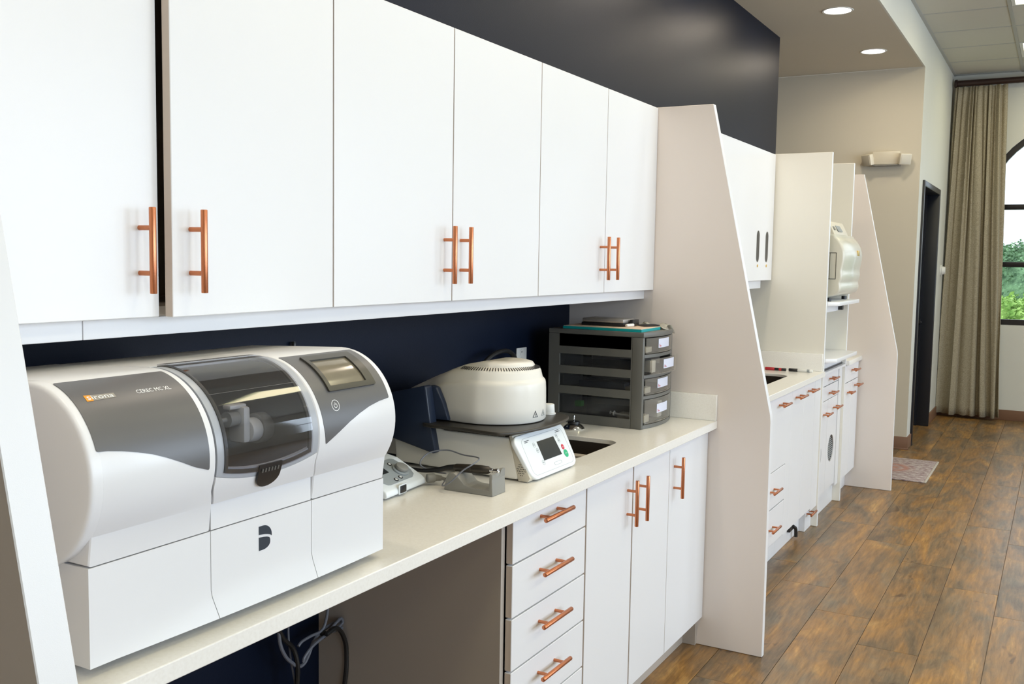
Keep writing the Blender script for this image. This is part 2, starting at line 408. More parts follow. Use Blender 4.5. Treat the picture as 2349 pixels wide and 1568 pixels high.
# floor slab with planks
bm = B(); box(bm, -2.2, RX + .2, -3.2, YE + .15, -.12, -.006)
floor = struct('floor', bm, 'wood')
PW, PL = .2325, 1.292
pl_me = {}
c0 = .7400
offs = {-1: 3.74, 0: 3.425, 1: 3.095, 2: 2.772}
def plank(x0, x1, y0, y1):
    key = (round(x1 - x0, 3), round(y1 - y0, 3))
    if key not in pl_me:
        b_ = B(); g = .0009
        hx, hy = (x1 - x0) / 2 - g, (y1 - y0) / 2 - g
        box(b_, -hx, hx, -hy, hy, -.006, 0, bev=.0012, seg=1)
        o = obj('plank', b_, 'wood', floor, smooth=0); pl_me[key] = o.data
    else:
        o = bpy.data.objects.new('plank', pl_me[key]); COL.objects.link(o); o.parent = floor
    o.matrix_parent_inverse = Matrix.Identity(4)
    o.location = ((x0 + x1) / 2, (y0 + y1) / 2, 0)
for k in range(-3, 13):
    xa = c0 + PW * k; st = offs[((k + 1) % 4) - 1]
    j0 = math.ceil((.2 - st) / PL) - 1
    for j in range(j0, 8):
        a, b_ = st + PL * j, st + PL * (j + 1)
        a2, b2 = max(a, .2), min(b_, YE - .002)
        if b2 - a2 > .05: plank(xa, xa + PW, a2, b2)
# walls
bm = B(); box(bm, -.15, X0, -3, 7.156, 0, ZS); box(bm, X0, .045, .30, 3.72, 0, 2.10)
struct('wall_left', bm, 'navy')
bm = B(); box(bm, -2.0, XC, YF, YF + .2, 0, ZS - .0005)   # short cream wall facing the camera
for f in bm.faces:
    if f.normal.x > .5: f.material_index = 1  # side turned to the windows gets the daylit tone of the cream
struct('wall_end_inner', bm, ['wall', 'header'])
bm = B(); holed(bm, [(YF + .2, 0), (8.93, 0), (8.93, 2.21), (10.06, 2.21), (10.06, 0), (YE, 0), (YE, ZC + .05), (YF + .2, ZC + .05)], [], 'x', XC - .2, XC)
struct('wall_doorway', bm, 'header')
bm = B(); box(bm, XC - .012, XC, -3, YF + .2, ZS, ZC + .05)
struct('trim_1', bm, 'header')          # header strip between soffit and tiled ceiling
bm = B(); box(bm, -2.0, XC - .0125, -3, YF, ZS, ZS + .1)
struct('ceiling', bm, 'soff')
# end wall with arched window opening
WX, WR, WZ0, WZ1 = 1.93, .82, .955, 2.125
def arch(cx, r, z0, z1, n=24):
    return [(cx - r, z0), (cx + r, z0)] + [(cx + r * math.cos(math.pi * i / n), z1 + r * math.sin(math.pi * i / n)) for i in range(n + 1)]
bm = B()
holes = [arch(WX, WR, WZ0, WZ1), arch(WX + 2.0, WR, WZ0, WZ1)]
holed(bm, [(-2.2, -.1), (RX + .2, -.1), (RX + .2, ZC + .3), (-2.2, ZC + .3)], holes, 'y', YE, YE + .18)
struct('wall_far', bm, 'header')
def arch_window(name, cx):
    bm = B(); r = WR
    holed(bm, arch(cx, r, WZ0, WZ1), [arch(cx, r - .055, WZ0 + .055, WZ1)], 'y', YE + .03, YE + .09)
    fr = struct(name, bm, 'frame')
    b2 = B()
    for z in (1.556, 2.125): box(b2, cx - r + .03, cx + r - .03, YE + .035, YE + .085, z - .026, z + .026, bev=.004)
    obj('muntin_bar', b2, 'frame', fr)
    b2 = B(); box(b2, cx - .02, cx + .02, YE + .035, YE + .085, WZ0 + .05, WZ1 + r - .05, bev=.004); obj('muntin_post', b2, 'frame', fr)
    b2 = B(); prism(b2, arch(cx, r - .04, WZ0 + .04, WZ1), 'y', YE + .056, YE + .060); obj('pane', b2, 'glass', fr)
    return fr
arch_window('window_1', WX); arch_window('window_2', WX + 2.0)
# long window wall (behind and beside the camera)
bm = B()
holed(bm, [(-3.2, -.1), (YE + .18, -.1), (YE + .18, ZC + .3), (-3.2, ZC + .3)], [[(a, .85), (b, .85), (b, 2.85), (a, 2.85)] for a, b in WIN_Y], 'x', RX, RX + .18)
struct('wall_right', bm, 'header')
for i, (a, b) in enumerate(WIN_Y):
    bm = B(); holed(bm, [(a, .85), (b, .85), (b, 2.85), (a, 2.85)], [[(a + .05, .9), (b - .05, .9), (b - .05, 2.8), (a + .05, 2.8)]], 'x', RX + .05, RX + .11)
    box(bm, RX + .05, RX + .11, (a + b) / 2 - .025, (a + b) / 2 + .025, .88, 2.82); box(bm, RX + .05, RX + .11, a + .03, b - .03, 1.8, 1.85)
    struct('window_%d' % (i + 3), bm, 'frame')
bm = B(); box(bm, -2.2, RX + .2, -3.2, -3, -.1, ZC + .3); struct('wall_near', bm, 'wall')
bm = B(); box(bm, -2.2, -2.0, -3.2, YE + .15, -.1, ZC + .3); struct('wall_passage', bm, 'wall')
# tiled ceiling: slab above, tiles and T bars as pieces
bm = B(); box(bm, XC - .1, RX + .2, -3.2, YE + .15, ZC + .045, ZC + .12); ceil = struct('ceiling.001', bm, 'tile')
ty = [10.88 - .67 * i for i in range(0, 21)]
tx = [XC + .012, 1.405] + [1.405 + .61 * i for i in range(1, 7)] + [RX]
LIGHTS = {(1, 1), (1, 4), (4, 1), (4, 4), (1, 7), (4, 7), (1, 10), (4, 10), (1, 13), (4, 13), (1, 16), (4, 16)}
tmesh = {}
for i in range(len(tx) - 1):
    for j in range(len(ty) - 1):
        if (i, j) in LIGHTS: continue
        x0_, x1_, y1_, y0_ = tx[i] + .010, tx[i + 1] - .010, ty[j] - .010, ty[j + 1] + .010
        key = round(x1_ - x0_, 3)
        if key not in tmesh:
            b_ = B(); hx, hy = (x1_ - x0_) / 2, .325
            box(b_, -hx, hx, -hy, hy, 0, .015, bev=.003, seg=1)
            o = obj('tile', b_, 'tile', ceil, smooth=0); tmesh[key] = o.data
        else:
            o = bpy.data.objects.new('tile', tmesh[key]); COL.objects.link(o); o.parent = ceil
        o.matrix_parent_inverse = Matrix.Identity(4)
        o.location = ((x0_ + x1_) / 2, (y0_ + y1_) / 2, ZC - .002)
for k, x in enumerate(tx[1:-1]):
    b_ = B(); box(b_, x - .012, x + .012, -2.6, YE, ZC - .006, ZC + .03); obj('grid_bar', b_, 'tbar', ceil, smooth=0)
for y in ty:
    b_ = B(); box(b_, XC, RX, y - .011, y + .011, ZC - .004, ZC + .03); obj('grid_bar', b_, 'tbar', ceil, smooth=0)
b_ = B(); box(b_, XC, XC + .025, -3, YE, ZC - .006, ZC + .03); box(b_, XC, RX, YE - .025, YE, ZC - .006, ZC + .03); obj('wall_angle', b_, 'tbar', ceil, smooth=0)
lt = None
n_l = 0
for (i, j) in sorted(LIGHTS, key=lambda q: (q[0], q[1])):
    x0_, x1_, y1_, y0_ = tx[i] + .014, tx[i + 1] - .014, ty[j] - .014, ty[j + 1] + .014
    lab = {(1, 1): 'square lit ceiling panel nearest the curtained end wall at the right edge', (1, 4): 'square lit ceiling panel at the top right corner of the photo'}.get((i, j), 'lit ceiling panel outside the picture, %s row from header, %s from end wall' % ({1: 'first', 4: 'second'}[i], {1: 'nearest', 4: 'second', 7: 'third', 10: 'fourth', 13: 'fifth', 16: 'sixth'}[j]))
    t = thing('ceiling_light', lab, 'light', ((x0_ + x1_) / 2, (y0_ + y1_) / 2, ZC), 'square lit panels in the tiled ceiling')
    b_ = B(); holed(b_, [(x0_, y0_), (x1_, y0_), (x1_, y1_), (x0_, y1_)], [[(x0_ + .025, y0_ + .025), (x1_ - .025, y0_ + .025), (x1_ - .025, y1_ - .025), (x0_ + .025, y1_ - .025)]], 'z', ZC - .006, ZC + .02)
    obj('frame', b_, 'wht', t, smooth=0)
    b_ = B(); box(b_, x0_ + .024, x1_ - .024, y0_ + .024, y1_ - .024, ZC + .004, ZC + .02); obj('diffuser', b_, 'lamp', t, smooth=0)
    area('panel_light', ((x0_ + x1_) / 2, (y0_ + y1_) / 2, ZC - .012), (0, 0, 0), .5, .5, 5.5, (1.0, .84, .62))
# recessed downlights in the soffit
for k, y in enumerate((7.905, 6.56, 5.22, 3.88, 2.54, 1.2)):
    lab = ('round recessed downlight in the soffit, the lower and farther of the two lit ones', 'round recessed downlight in the soffit at the top edge, nearer of the two lit ones')[k] if k < 2 else 'round recessed downlight outside the picture, %s from the far end of the soffit' % ('third', 'fourth', 'fifth', 'sixth')[k - 2]
    t = thing('recessed_light', lab, 'light', (.513, y, ZS), 'round downlights in the soffit')
    b_ = B(); lathe(b_, [(.083, 0), (.083, -.003), (.094, -.004), (.097, 0), (.097, .002), (.083, .002)], Matrix.Translation((.513, y, ZS)), 40); obj('trim_ring', b_, 'wht', t)
    b_ = B(); lathe(b_, [(0, -.004), (.05, -.0035), (.0825, -.001), (.0825, .004), (0, .004)], Matrix.Translation((.513, y, ZS)), 40); obj('lens', b_, 'dlamp', t)
    area('downlight', (.513, y, ZS - .012), (0, 0, 0), .15, .15, 5.5, (1.0, .85, .66))
# baseboards
bm = B(); box(bm, .05, XC + .012, YF - .012, YF, 0, .105, bev=.003); box(bm, .05, XC + .02, YF - .02, YF, 0, .012, bev=.002)
struct('baseboard_inner', bm, 'base')
bm = B(); box(bm, XC, XC + .012, YF - .01, 8.885, 0, .105, bev=.003); struct('baseboard_doorway', bm, 'base')
bm = B(); box(bm, XC, XC + .012, 10.11, YE, 0, .105, bev=.003); struct('baseboard_corner', bm, 'base')
bm = B(); box(bm, XC, RX, YE - .012, YE, 0, .105, bev=.003); struct('baseboard_far', bm, 'base')
# door frame and door
bm = B()
box(bm, XC - .2, XC + .018, 8.885, 8.935, 0, 2.245, bev=.004); box(bm, XC - .2, XC + .018, 10.055, 10.105, 0, 2.245, bev=.004)
box(bm, XC - .2, XC + .018, 8.936, 10.054, 2.195, 2.245, bev=.004)
box(bm, XC - .12, XC - .09, 8.935, 8.95, 0, 2.195); box(bm, XC - .12, XC - .09, 10.04, 10.055, 0, 2.195)
trim2 = struct('trim_2', bm, 'doorm')
bm = B(); box(bm, XC - .17, XC - .125, 8.94, 10.05, .008, 2.19, bev=.003); door1 = struct('door_1', bm, 'doorm')
b_ = B(); cyl(b_, (XC - .125, 9.98, 1.0), (XC - .09, 9.98, 1.0), .025); cyl(b_, (XC - .085, 9.98, 1.0), (XC - .085, 9.88, 1.0), .010); obj('door_handle', b_, 'black', door1)
b_ = B(); box(b_, XC - .125, XC - .122, 9.08, 9.92, .3, 2.05, bev=.001); obj('door_panel', b_, 'black', door1)
# ================================================================== CABINET PIECES
def handle_bm(vert=True, L=.152, R=.0062, so=.034):
    """bar pull; base plane at x=0, centred on origin"""
    b_ = B(); h = L / 2; c = L / 2 - .036
    if vert:
        cyl(b_, (so, 0, -h), (so, 0, h), R, bev=.0012)
        for s in (-1, 1): cyl(b_, (-.0005, 0, s * c), (so, 0, s * c), R * .72, n=16)
    else:
        cyl(b_, (so, -h, 0), (so, h, 0), R, bev=.0012)
        for s in (-1, 1): cyl(b_, (-.0005, s * c, 0), (so, s * c, 0), R * .72, n=16)
    return b_
HM = {}
def handle(parent, x, y, z, vert=True, L=.152):
    key = (vert, L)
    if key not in HM:
        o = obj('handle', handle_bm(vert, L), 'copper', parent); HM[key] = o.data
    else:
        o = bpy.data.objects.new('handle', HM[key]); COL.objects.link(o); o.parent = parent
    # world placement through the parent chain (parents are pure translations)
    off = Vector((0, 0, 0)); q = parent
    while q: off += q.matrix_basis.translation if q.type == 'EMPTY' else Vector((0, 0, 0)); q = q.parent
    o.matrix_parent_inverse = Matrix.Translation(-off) if parent.type == 'EMPTY' else Matrix.Identity(4)
    if parent.type != 'EMPTY':
        # door meshes carry world coordinates, their own inverse undoes the empty
        o.matrix_parent_inverse = Matrix.Identity(4)
    o.location = (x, y, z); o['label'] = 'brushed copper bar handle'
    return o
G = .0023
def slab(parent, name, x0, x1, y0, y1, z0, z1, mats=('lam', 'lamedge'), bev=.0012):
    b_ = B(); box(b_, x0, x1, y0 + G, y1 - G, z0 + G, z1 - G, bev=bev, seg=1)
    for f in b_.faces:
        if f.calc_center_median().x < x1 - .002 and abs(f.calc_center_median().y - y0 - G) < .0005: f.material_index = 1
    return obj(name, b_, list(mats), parent, smooth=0)
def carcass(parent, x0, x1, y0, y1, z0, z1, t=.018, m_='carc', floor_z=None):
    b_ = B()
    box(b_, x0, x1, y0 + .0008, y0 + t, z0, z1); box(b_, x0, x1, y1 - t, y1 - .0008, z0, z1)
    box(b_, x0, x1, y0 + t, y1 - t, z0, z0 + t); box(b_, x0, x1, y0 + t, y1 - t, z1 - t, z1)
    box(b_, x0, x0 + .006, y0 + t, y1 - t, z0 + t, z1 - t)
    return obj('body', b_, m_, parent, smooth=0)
# ---- upper cabinets of the first station
XU, ZU0, ZU1 = .42, 1.4165, 2.1395
XB1 = .046
def upper(y0, y1, ym, lab, ajar=False):
    t = thing('wall_cabinet', lab, 'cabinet', (.2, (y0 + y1) / 2, ZU0), 'white wall cabinets above the lab counter')
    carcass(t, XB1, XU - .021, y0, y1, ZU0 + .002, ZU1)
    return t
ca = upper(.745, 1.7328, 0, 'white wall cabinet above the milling machine, its right door standing slightly ajar')
d = slab(ca, 'door', XU - .019, XU, .745, 1.2455, ZU0, ZU1); handle(d, XU, 1.2015, 1.5385)
# ajar door: hinge at y=1.7328, opened by about 3 degrees
b_ = B(); box(b_, -.0195, 0, -.4845, -.0016, ZU0 + G, ZU1 - G, bev=.0012, seg=1)
ang = math.radians(-3.4)
RM = Matrix.Translation((XU, 1.7328, 0)) @ Matrix.Rotation(-ang, 4, 'Z')
RM = Matrix.Translation((XU, 1.7328, 0)) @ Matrix.Rotation(math.radians(3.4), 4, 'Z')
for f in b_.faces:
    if abs(f.calc_center_median().y + .4845) < .0004: f.material_index = 1
for v in b_.verts: v.co = RM @ v.co
dj = obj('door', b_, ['lam', 'lamedge'], ca, smooth=0, label='slightly open door')
hb = handle_bm(); MT = RM @ Matrix.Translation((0, -.4400, 1.5385))
for v in hb.verts: v.co = MT @ v.co
obj('handle', hb, 'copper', dj, label='brushed copper bar handle')
cb = upper(1.7328, 2.7256, 2.2263, 'white two-door wall cabinet in the middle of the row, above the small furnace')
d = slab(cb, 'door', XU - .019, XU, 1.7328, 2.2263, ZU0, ZU1); handle(d, XU, 2.186, 1.5415)
d = slab(cb, 'door', XU - .019, XU, 2.2263, 2.7256, ZU0, ZU1); handle(d, XU, 2.266, 1.5415)
cc = upper(2.7256, 3.7205, 3.232, 'white two-door wall cabinet next to the tall slanted end panel')
d = slab(cc, 'door', XU - .019, XU, 2.7256, 3.232, ZU0, ZU1); handle(d, XU, 3.190, 1.5405)
d = slab(cc, 'door', XU - .019, XU, 3.232, 3.7205, ZU0, ZU1); handle(d, XU, 3.272, 1.5405)
t = thing('light_rail', 'thin white rail boards running under the wall cabinets', 'trim', (.37, 2, 1.383))
b_ = B(); box(b_, .362, .380, .745, 1.1115, 1.382, 1.4162, bev=.0008, seg=1); obj('rail_board', b_, 'lam', t, smooth=0)
b_ = B(); box(b_, .362, .380, 1.1130, 3.7205, 1.382, 1.4162, bev=.0008, seg=1); obj('rail_board', b_, 'lam', t, smooth=0)
# ---- end panels
def end_panel(y0, y1, lab, x_in):
    poly = [(x_in, .001), (.9103, .001), (.9103, .93), (.907, .958), (.6435, 2.1403), (x_in, 2.1403)]
    b_ = B(); prism(b_, poly, 'y', y0, y1, bev=.0015, seg=1)
    bmesh.ops.recalc_face_normals(b_, faces=b_.faces[:])
    for f in b_.faces:
        if f.normal.x > .5: f.material_index = 1  # front edges stay plain white, broad faces carry the painted warm light
    o = obj('end_panel', b_, ['panel', 'lam'], None, smooth=20); tag(o, lab, 'panel'); return o
end_panel(.664, .7125, 'slanted white end panel at the left edge, only its front edge showing', .046)
end_panel(3.7214, 3.750, 'large white slanted end panel between the first and second work stations', .046)
end_panel(7.004, 7.030, 'white slanted end panel closing the far end of the cabinet row', .002)
# ---- counter 1 with sink cut-out
SX0, SX1, SY0, SY1 = .17, .556, 2.71, 3.10
bm = B(); holed(bm, [(.046, .7135), (.7013, .7135), (.7013, 3.7205), (.046, 3.7205)], [rrect(SX0, SX1, SY0, SY1, .06, 8)], 'z', .8835, .915)
ct = thing('countertop', 'long cream quartz worktop carrying the milling machine and furnace', 'countertop', (.35, 2.2, .8835))
o = obj('slab', bm, 'quartz', ct, smooth=30)
bv = o.modifiers.new('bevel', 'BEVEL'); bv.width = .002; bv.segments = 2; bv.limit_method = 'ANGLE'; bv.angle_limit = math.radians(60)
b_ = B(); box(b_, .048, .700, 3.7005, 3.7205, .9152, 1.0165, bev=.0015); obj('side_splash', b_, 'quartz', ct)
def sink(x0, x1, y0, y1, zt, lab, depth=.17, r0=.06):
    t = thing('sink', lab, 'sink', ((x0 + x1) / 2, (y0 + y1) / 2, zt - depth))
    b_ = B(); n = 8; rings = []
    for (ins, z, r) in ((.0012, zt + .016, r0), (.0030, zt + .016, r0 - .002), (.0030, zt - .03, r0 - .002), (.008, zt - depth + .03, r0 - .005), (.03, zt - depth + .004, .04), (.05, zt - depth, .03)):
        rings.append([b_.verts.new((p[0], p[1], z)) for p in rrect(x0 + ins, x1 - ins, y0 + ins, y1 - ins, r, n)])
    for a, b in zip(rings, rings[1:]):
        k = len(a)
        for i in range(k): b_.faces.new((a[i], a[(i + 1) % k], b[(i + 1) % k], b[i]))
    b_.faces.new(rings[-1]); obj('basin', b_, 'darksteel', t)
    b_ = B(); lathe(b_, [(0, .001), (.02, .001), (.035, .004), (.038, .001), (.038, 0)], Matrix.Translation(((x0 + x1) / 2, (y0 + y1) / 2, zt - depth)), 24); obj('drain', b_, 'chrome', t)
    return t
sink(SX0, SX1, SY0, SY1, .8835, 'dark stainless undermount sink to the right of the small furnace')
# ---- base cabinets 1
XBF, ZB0, ZB1 = .667, .115, .8825
t = thing('drawer_cabinet', 'white four-drawer base cabinet beside the open knee space', 'cabinet', (.35, 2.36, .001))
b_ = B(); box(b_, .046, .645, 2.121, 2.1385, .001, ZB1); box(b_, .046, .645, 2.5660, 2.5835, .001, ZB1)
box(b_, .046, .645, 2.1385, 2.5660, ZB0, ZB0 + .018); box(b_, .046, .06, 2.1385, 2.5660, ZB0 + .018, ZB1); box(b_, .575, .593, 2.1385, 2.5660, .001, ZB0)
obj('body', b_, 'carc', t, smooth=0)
zz = [.8770, .7660 - .012, .6160, .4750, .3350, .118]
zz = [.8780, .7530, .6110, .4695, .3270, .118]
for i in range(5):
    d = slab(t, 'drawer', XBF - .020, XBF, 2.1400, 2.5830, zz[i + 1], zz[i], bev=.0015)
    hz = ((.8490 + .0), .7025, .5590, .4160, .235)[i]
    handle(d, XBF, 2.342, hz, False, .170)
t = thing('base_cabinet', 'white base cabinet with one wide door just right of the drawers', 'cabinet', (.35, 2.765, .001))
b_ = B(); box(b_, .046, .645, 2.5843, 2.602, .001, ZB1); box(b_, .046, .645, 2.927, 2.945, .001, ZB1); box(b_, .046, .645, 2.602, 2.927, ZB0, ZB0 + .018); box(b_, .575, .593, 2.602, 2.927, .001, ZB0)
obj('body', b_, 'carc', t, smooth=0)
d = slab(t, 'door', XBF - .020, XBF, 2.5885, 2.9440, ZB0, ZB1 - .004); handle(d, XBF, 2.8985, .7580, True, .150)
t = thing('base_cabinet', 'white two-door base cabinet under the sink against the tall end panel', 'cabinet', (.35, 3.33, .001))
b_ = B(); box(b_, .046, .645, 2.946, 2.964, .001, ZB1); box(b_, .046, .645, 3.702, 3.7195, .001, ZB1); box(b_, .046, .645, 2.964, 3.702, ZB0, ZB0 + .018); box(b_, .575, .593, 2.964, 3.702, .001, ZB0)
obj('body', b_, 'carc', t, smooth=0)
d = slab(t, 'door', XBF - .020, XBF, 2.9500, 3.2870, ZB0, ZB1 - .004); handle(d, XBF, 2.992, .7560, True, .150)
d = slab(t, 'door', XBF - .020, XBF, 3.2870, 3.7195, ZB0, ZB1 - .004); handle(d, XBF, 3.335, .7585, True, .150)
# left side support of the knee space (behind the left end panel)
bm = B(); box(bm, .046, .62, .7140, .732, .001, .8830); o = obj('side_panel', bm, 'panel', None, smooth=0); tag(o, 'white side board under the worktop at the left of the knee space', 'panel')

# ================================================================== SECOND STATION
XU2 = .36
t = thing('wall_cabinet', 'white wall cabinet with two dark oval finger slots behind the tall slanted panel', 'cabinet', (.18, 4.7, 1.433))
carcass(t, .002, XU2 - .021, 3.7515, 5.775, 1.436, 2.162)
slab(t, 'door', XU2 - .019, XU2, 3.7515, 4.50, 1.433, 2.162)
b_ = B()
def ov(yc, zc_, ry=.032, rz=.088, n=28):
    out = []
    for i in range(n):
        a = 2 * math.pi * i / n; c_, s_ = math.cos(a), math.sin(a)
        out.append((yc + ry * c_, zc_ + (rz - ry) * (1 if s_ > 0 else -1) + ry * s_ * 1.0))
    return out
holed(b_, [(4.502, 1.4346), (5.7735, 1.4346), (5.7735, 2.1604), (4.502, 2.1604)], [ov(5.462, 1.625), ov(5.648, 1.625)], 'x', XU2 - .019, XU2)
d = obj('door', b_, 'lam', t, smooth=20, label='door with two dark oval slots')
for yk in (5.462, 5.648):
    b_ = B(); prism(b_, ov(yk, 1.625, .0312, .0872), 'x', XU2 - .018, XU2 - .0015); obj('slot_liner', b_, 'black', d, smooth=20)
for yk in (5.462, 5.648):
    b_ = B(); cyl(b_, (XU2, yk, 1.517), (XU2 + .003, yk, 1.517), .008); obj('lock', b_, 'yel', d)
b_ = B(); box(b_, .30, .318, 3.7515, 5.70, 1.387, 1.4355, bev=.001); obj('rail_board', b_, 'lam', t, smooth=0)
# counter 2
S2 = (.15, .562, 4.78, 5.50)
bm = B(); holed(bm, [(.002, 3.7510), (.688, 3.7510), (.688, 5.7950), (.002, 5.7950)], [rrect(S2[0], S2[1], S2[2], S2[3], .10, 8)], 'z', .8850, .915)
ct2 = thing('countertop', 'cream worktop of the second station with a sink and markers on it', 'countertop', (.35, 4.77, .885))
o = obj('slab', bm, 'quartz', ct2, smooth=30); bv = o.modifiers.new('bevel', 'BEVEL'); bv.width = .002; bv.segments = 2; bv.limit_method = 'ANGLE'; bv.angle_limit = math.radians(60)
b_ = B(); box(b_, .004, .672, 5.7750, 5.7950, .9152, 1.016, bev=.0015); obj('side_splash', b_, 'quartz', ct2)
sink(*S2, .885, 'stainless sink of the second station, mostly hidden by the slanted panel', r0=.10)
for nm, lab, x0_, x1_, y_, cm, tm in (('marker', 'red marker pen lying at the back of the second worktop', .375, .495, 5.66, 'mred', 'black'), ('marker', 'black and white marker pen lying beside the red one', .507, .640, 5.675, 'wht', 'black')):
    t = thing(nm, lab, 'marker', ((x0_ + x1_) / 2, y_, .9155))
    b_ = B(); a = x0_ + (x1_ - x0_) * .45
    if cm == 'mred':
        cyl(b_, (x0_, y_, .9245), (x0_ + .055, y_, .9245), .009, mi=0, bev=.002); cyl(b_, (x0_ + .055, y_, .9245), (x1_, y_, .9245), .0085, mi=1, bev=.001)
        obj('barrel', b_, ['mred', 'black'], t)
        b_ = B(); cyl(b_, (x0_ + .08, y_, .9245), (x0_ + .095, y_, .9245), .0088); obj('band', b_, 'mred', t)
    else:
        cyl(b_, (x0_, y_, .9245), (x0_ + .05, y_, .9245), .009, mi=1, bev=.002); cyl(b_, (x0_ + .05, y_, .9245), (x1_, y_, .9245), .0085, mi=0, bev=.001)
        obj('barrel', b_, ['wht', 'black'], t)
        b_ = B(); cyl(b_, (x1_ - .03, y_, .9245), (x1_ - .015, y_, .9245), .0088); obj('band', b_, 'lgrey', t)
def kick(parent, y0, y1, x=.606, z1=.118):
    b_ = B(); box(b_, x - .018, x, y0, y1, .001, z1); obj('toe_kick', b_, 'lam', parent, smooth=0)
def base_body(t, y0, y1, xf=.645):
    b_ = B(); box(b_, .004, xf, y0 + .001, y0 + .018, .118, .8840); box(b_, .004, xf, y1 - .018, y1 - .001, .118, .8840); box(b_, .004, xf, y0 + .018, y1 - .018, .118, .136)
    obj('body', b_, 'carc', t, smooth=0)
# first unit: wide front with two small drawers below
t = thing('base_cabinet', 'white base cabinet with two small low drawers, just past the tall slanted panel', 'cabinet', (.35, 4.4, .001))
base_body(t, 3.7515, 5.0955); kick(t, 3.7515, 5.0955)
b_ = B(); holed(b_, [(3.7530, .140), (4.40, .140), (4.40, .516), (5.0, .516), (5.0, .140), (5.0940, .140), (5.0940, .8815), (3.7530, .8815)], [], 'x', XBF - .020, XBF)
d = obj('door', b_, 'lam', t, smooth=0); handle(d, XBF, 4.87, .836, False, .152)
for z0_, z1_, hz in ((.330, .514, .425), (.142, .328, .235)):
    d = slab(t, 'drawer', XBF - .020, XBF + .001, 4.402, 4.998, z0_, z1_); handle(d, XBF, 4.745, hz, False, .152)
t = thing('base_cabinet', 'white base cabinet with two narrow pull-out fronts below the second sink', 'cabinet', (.35, 5.37, .001))
base_body(t, 5.0965, 5.640); kick(t, 5.0965, 5.640)
d = slab(t, 'door', XBF - .020, XBF, 5.0965, 5.370, .138, .8830); handle(d, XBF, 5.225, .835, False, .165)
d = slab(t, 'door', XBF - .020, XBF, 5.3700, 5.640, .138, .8830); handle(d, XBF, 5.505, .838, False, .165)
b_ = B(); box(b_, .6075, .622, 5.36, 5.46, .060, .078, bev=.003); tube(b_, [(.620, 5.440, .078), (.630, 5.462, .06), (.631, 5.470, .02), (.631, 5.470, .012)], .010, n=10); o = obj('foot_control', b_, 'cableb', None); tag(o, 'small black foot lever hanging at the toe kick of the second station', 'pedal')
t = thing('filler_cabinet', 'narrow white filler post with a copper handle at floor level', 'cabinet', (.6, 5.7, .001))
b_ = B(); box(b_, .60, .667, 5.6415, 5.7960, .125, .8840, bev=.001); obj('post', b_, 'lam', t, smooth=0)
b_ = B(); box(b_, .588, .640, 5.6415, 5.7960, .001, .123, bev=.001); k_ = obj('drawer', b_, 'lam', t, smooth=0); handle(k_, .640, 5.715, .098, False, .140)
# tower between the two straight panels
def straight_panel(y0, y1, x1, z1, lab):
    b_ = B(); box(b_, .002, x1, y0, y1, .001, z1, bev=.0015, seg=1); 
    bmesh.ops.recalc_face_normals(b_, faces=b_.faces[:])
    for f in b_.faces:
        if f.normal.x > .5: f.material_index = 1
    o = obj('divider_panel', b_, ['divider', 'lam'], None, smooth=0); tag(o, lab, 'panel')
straight_panel(5.797, 5.823, .676, 2.167, 'straight white divider panel right of the oval slots, hiding half of the dispenser')
straight_panel(6.507, 6.531, .668, 2.170, 'straight white divider panel on the far side of the cream dispenser')
def shelf(name, lab, z0, z1, y0, y1, x1):
    poly = [(.004, y0), (x1 - .055, y0), (x1, y0 + .05), (x1, y1 - .002), (.004, y1)]
    b_ = B(); prism(b_, poly, 'z', z0, z1, bev=.002); o = obj(name, b_, 'lam', None, smooth=30); return o
tag(shelf('shelf', '', 1.292, 1.315, 5.824, 6.505, .735), 'upper white shelf with clipped corner, carrying the cream dispenser', 'shelf')
tag(shelf('shelf', '', .962, .985, 5.824, 6.505, .735), 'lower white shelf with clipped corner in the niche under the dispenser', 'shelf')
t = thing('niche_rail', 'white rail board with dark runner under the upper dispenser shelf', 'rail', (.6, 6.2, 1.25))
b_ = B(); box(b_, .60, .615, 5.824, 6.505, 1.240, 1.2915); obj('board', b_, 'lam', t, smooth=0)
b_ = B(); box(b_, .616, .640, 6.46, 6.505, 1.245, 1.287); obj('runner', b_, 'black', t, smooth=0)
t = thing('niche_rail', 'white rail board with dark runner under the lower niche shelf', 'rail', (.6, 6.2, .93))
b_ = B(); box(b_, .60, .640, 5.845, 6.505, .905, .9615); obj('board', b_, 'lam', t, smooth=0)
b_ = B(); box(b_, .6401, .648, 5.845, 6.505, .900, .909); box(b_, .6401, .648, 5.830, 5.846, .90, .9615); obj('runner', b_, 'black', t, smooth=0)
t = thing('tower_cabinet', 'white tower base cabinet with two drawers and round vents in its doors', 'cabinet', (.35, 6.16, .001))
base_body(t, 5.824, 6.506, .624); kick(t, 5.824, 6.506, .62, .118)
bm = B(); box(bm, .004, .45, 5.826, 6.504, .9865, 1.2915); obj('niche_back', bm, 'wall', t, smooth=0)
bm = B(); box(bm, .004, .672, 5.824, 6.506, .8850, .8995, bev=.001); obj('top_board', bm, 'lam', t, smooth=0)
XBT = .645
for z0_, z1_, hz in ((.8005, .8835, .838), (.7095, .8000, .750)):
    d = slab(t, 'drawer', XBT - .020, XBT, 5.826, 6.410, z0_, z1_); handle(d, XBT, 6.180, hz, False, .160)
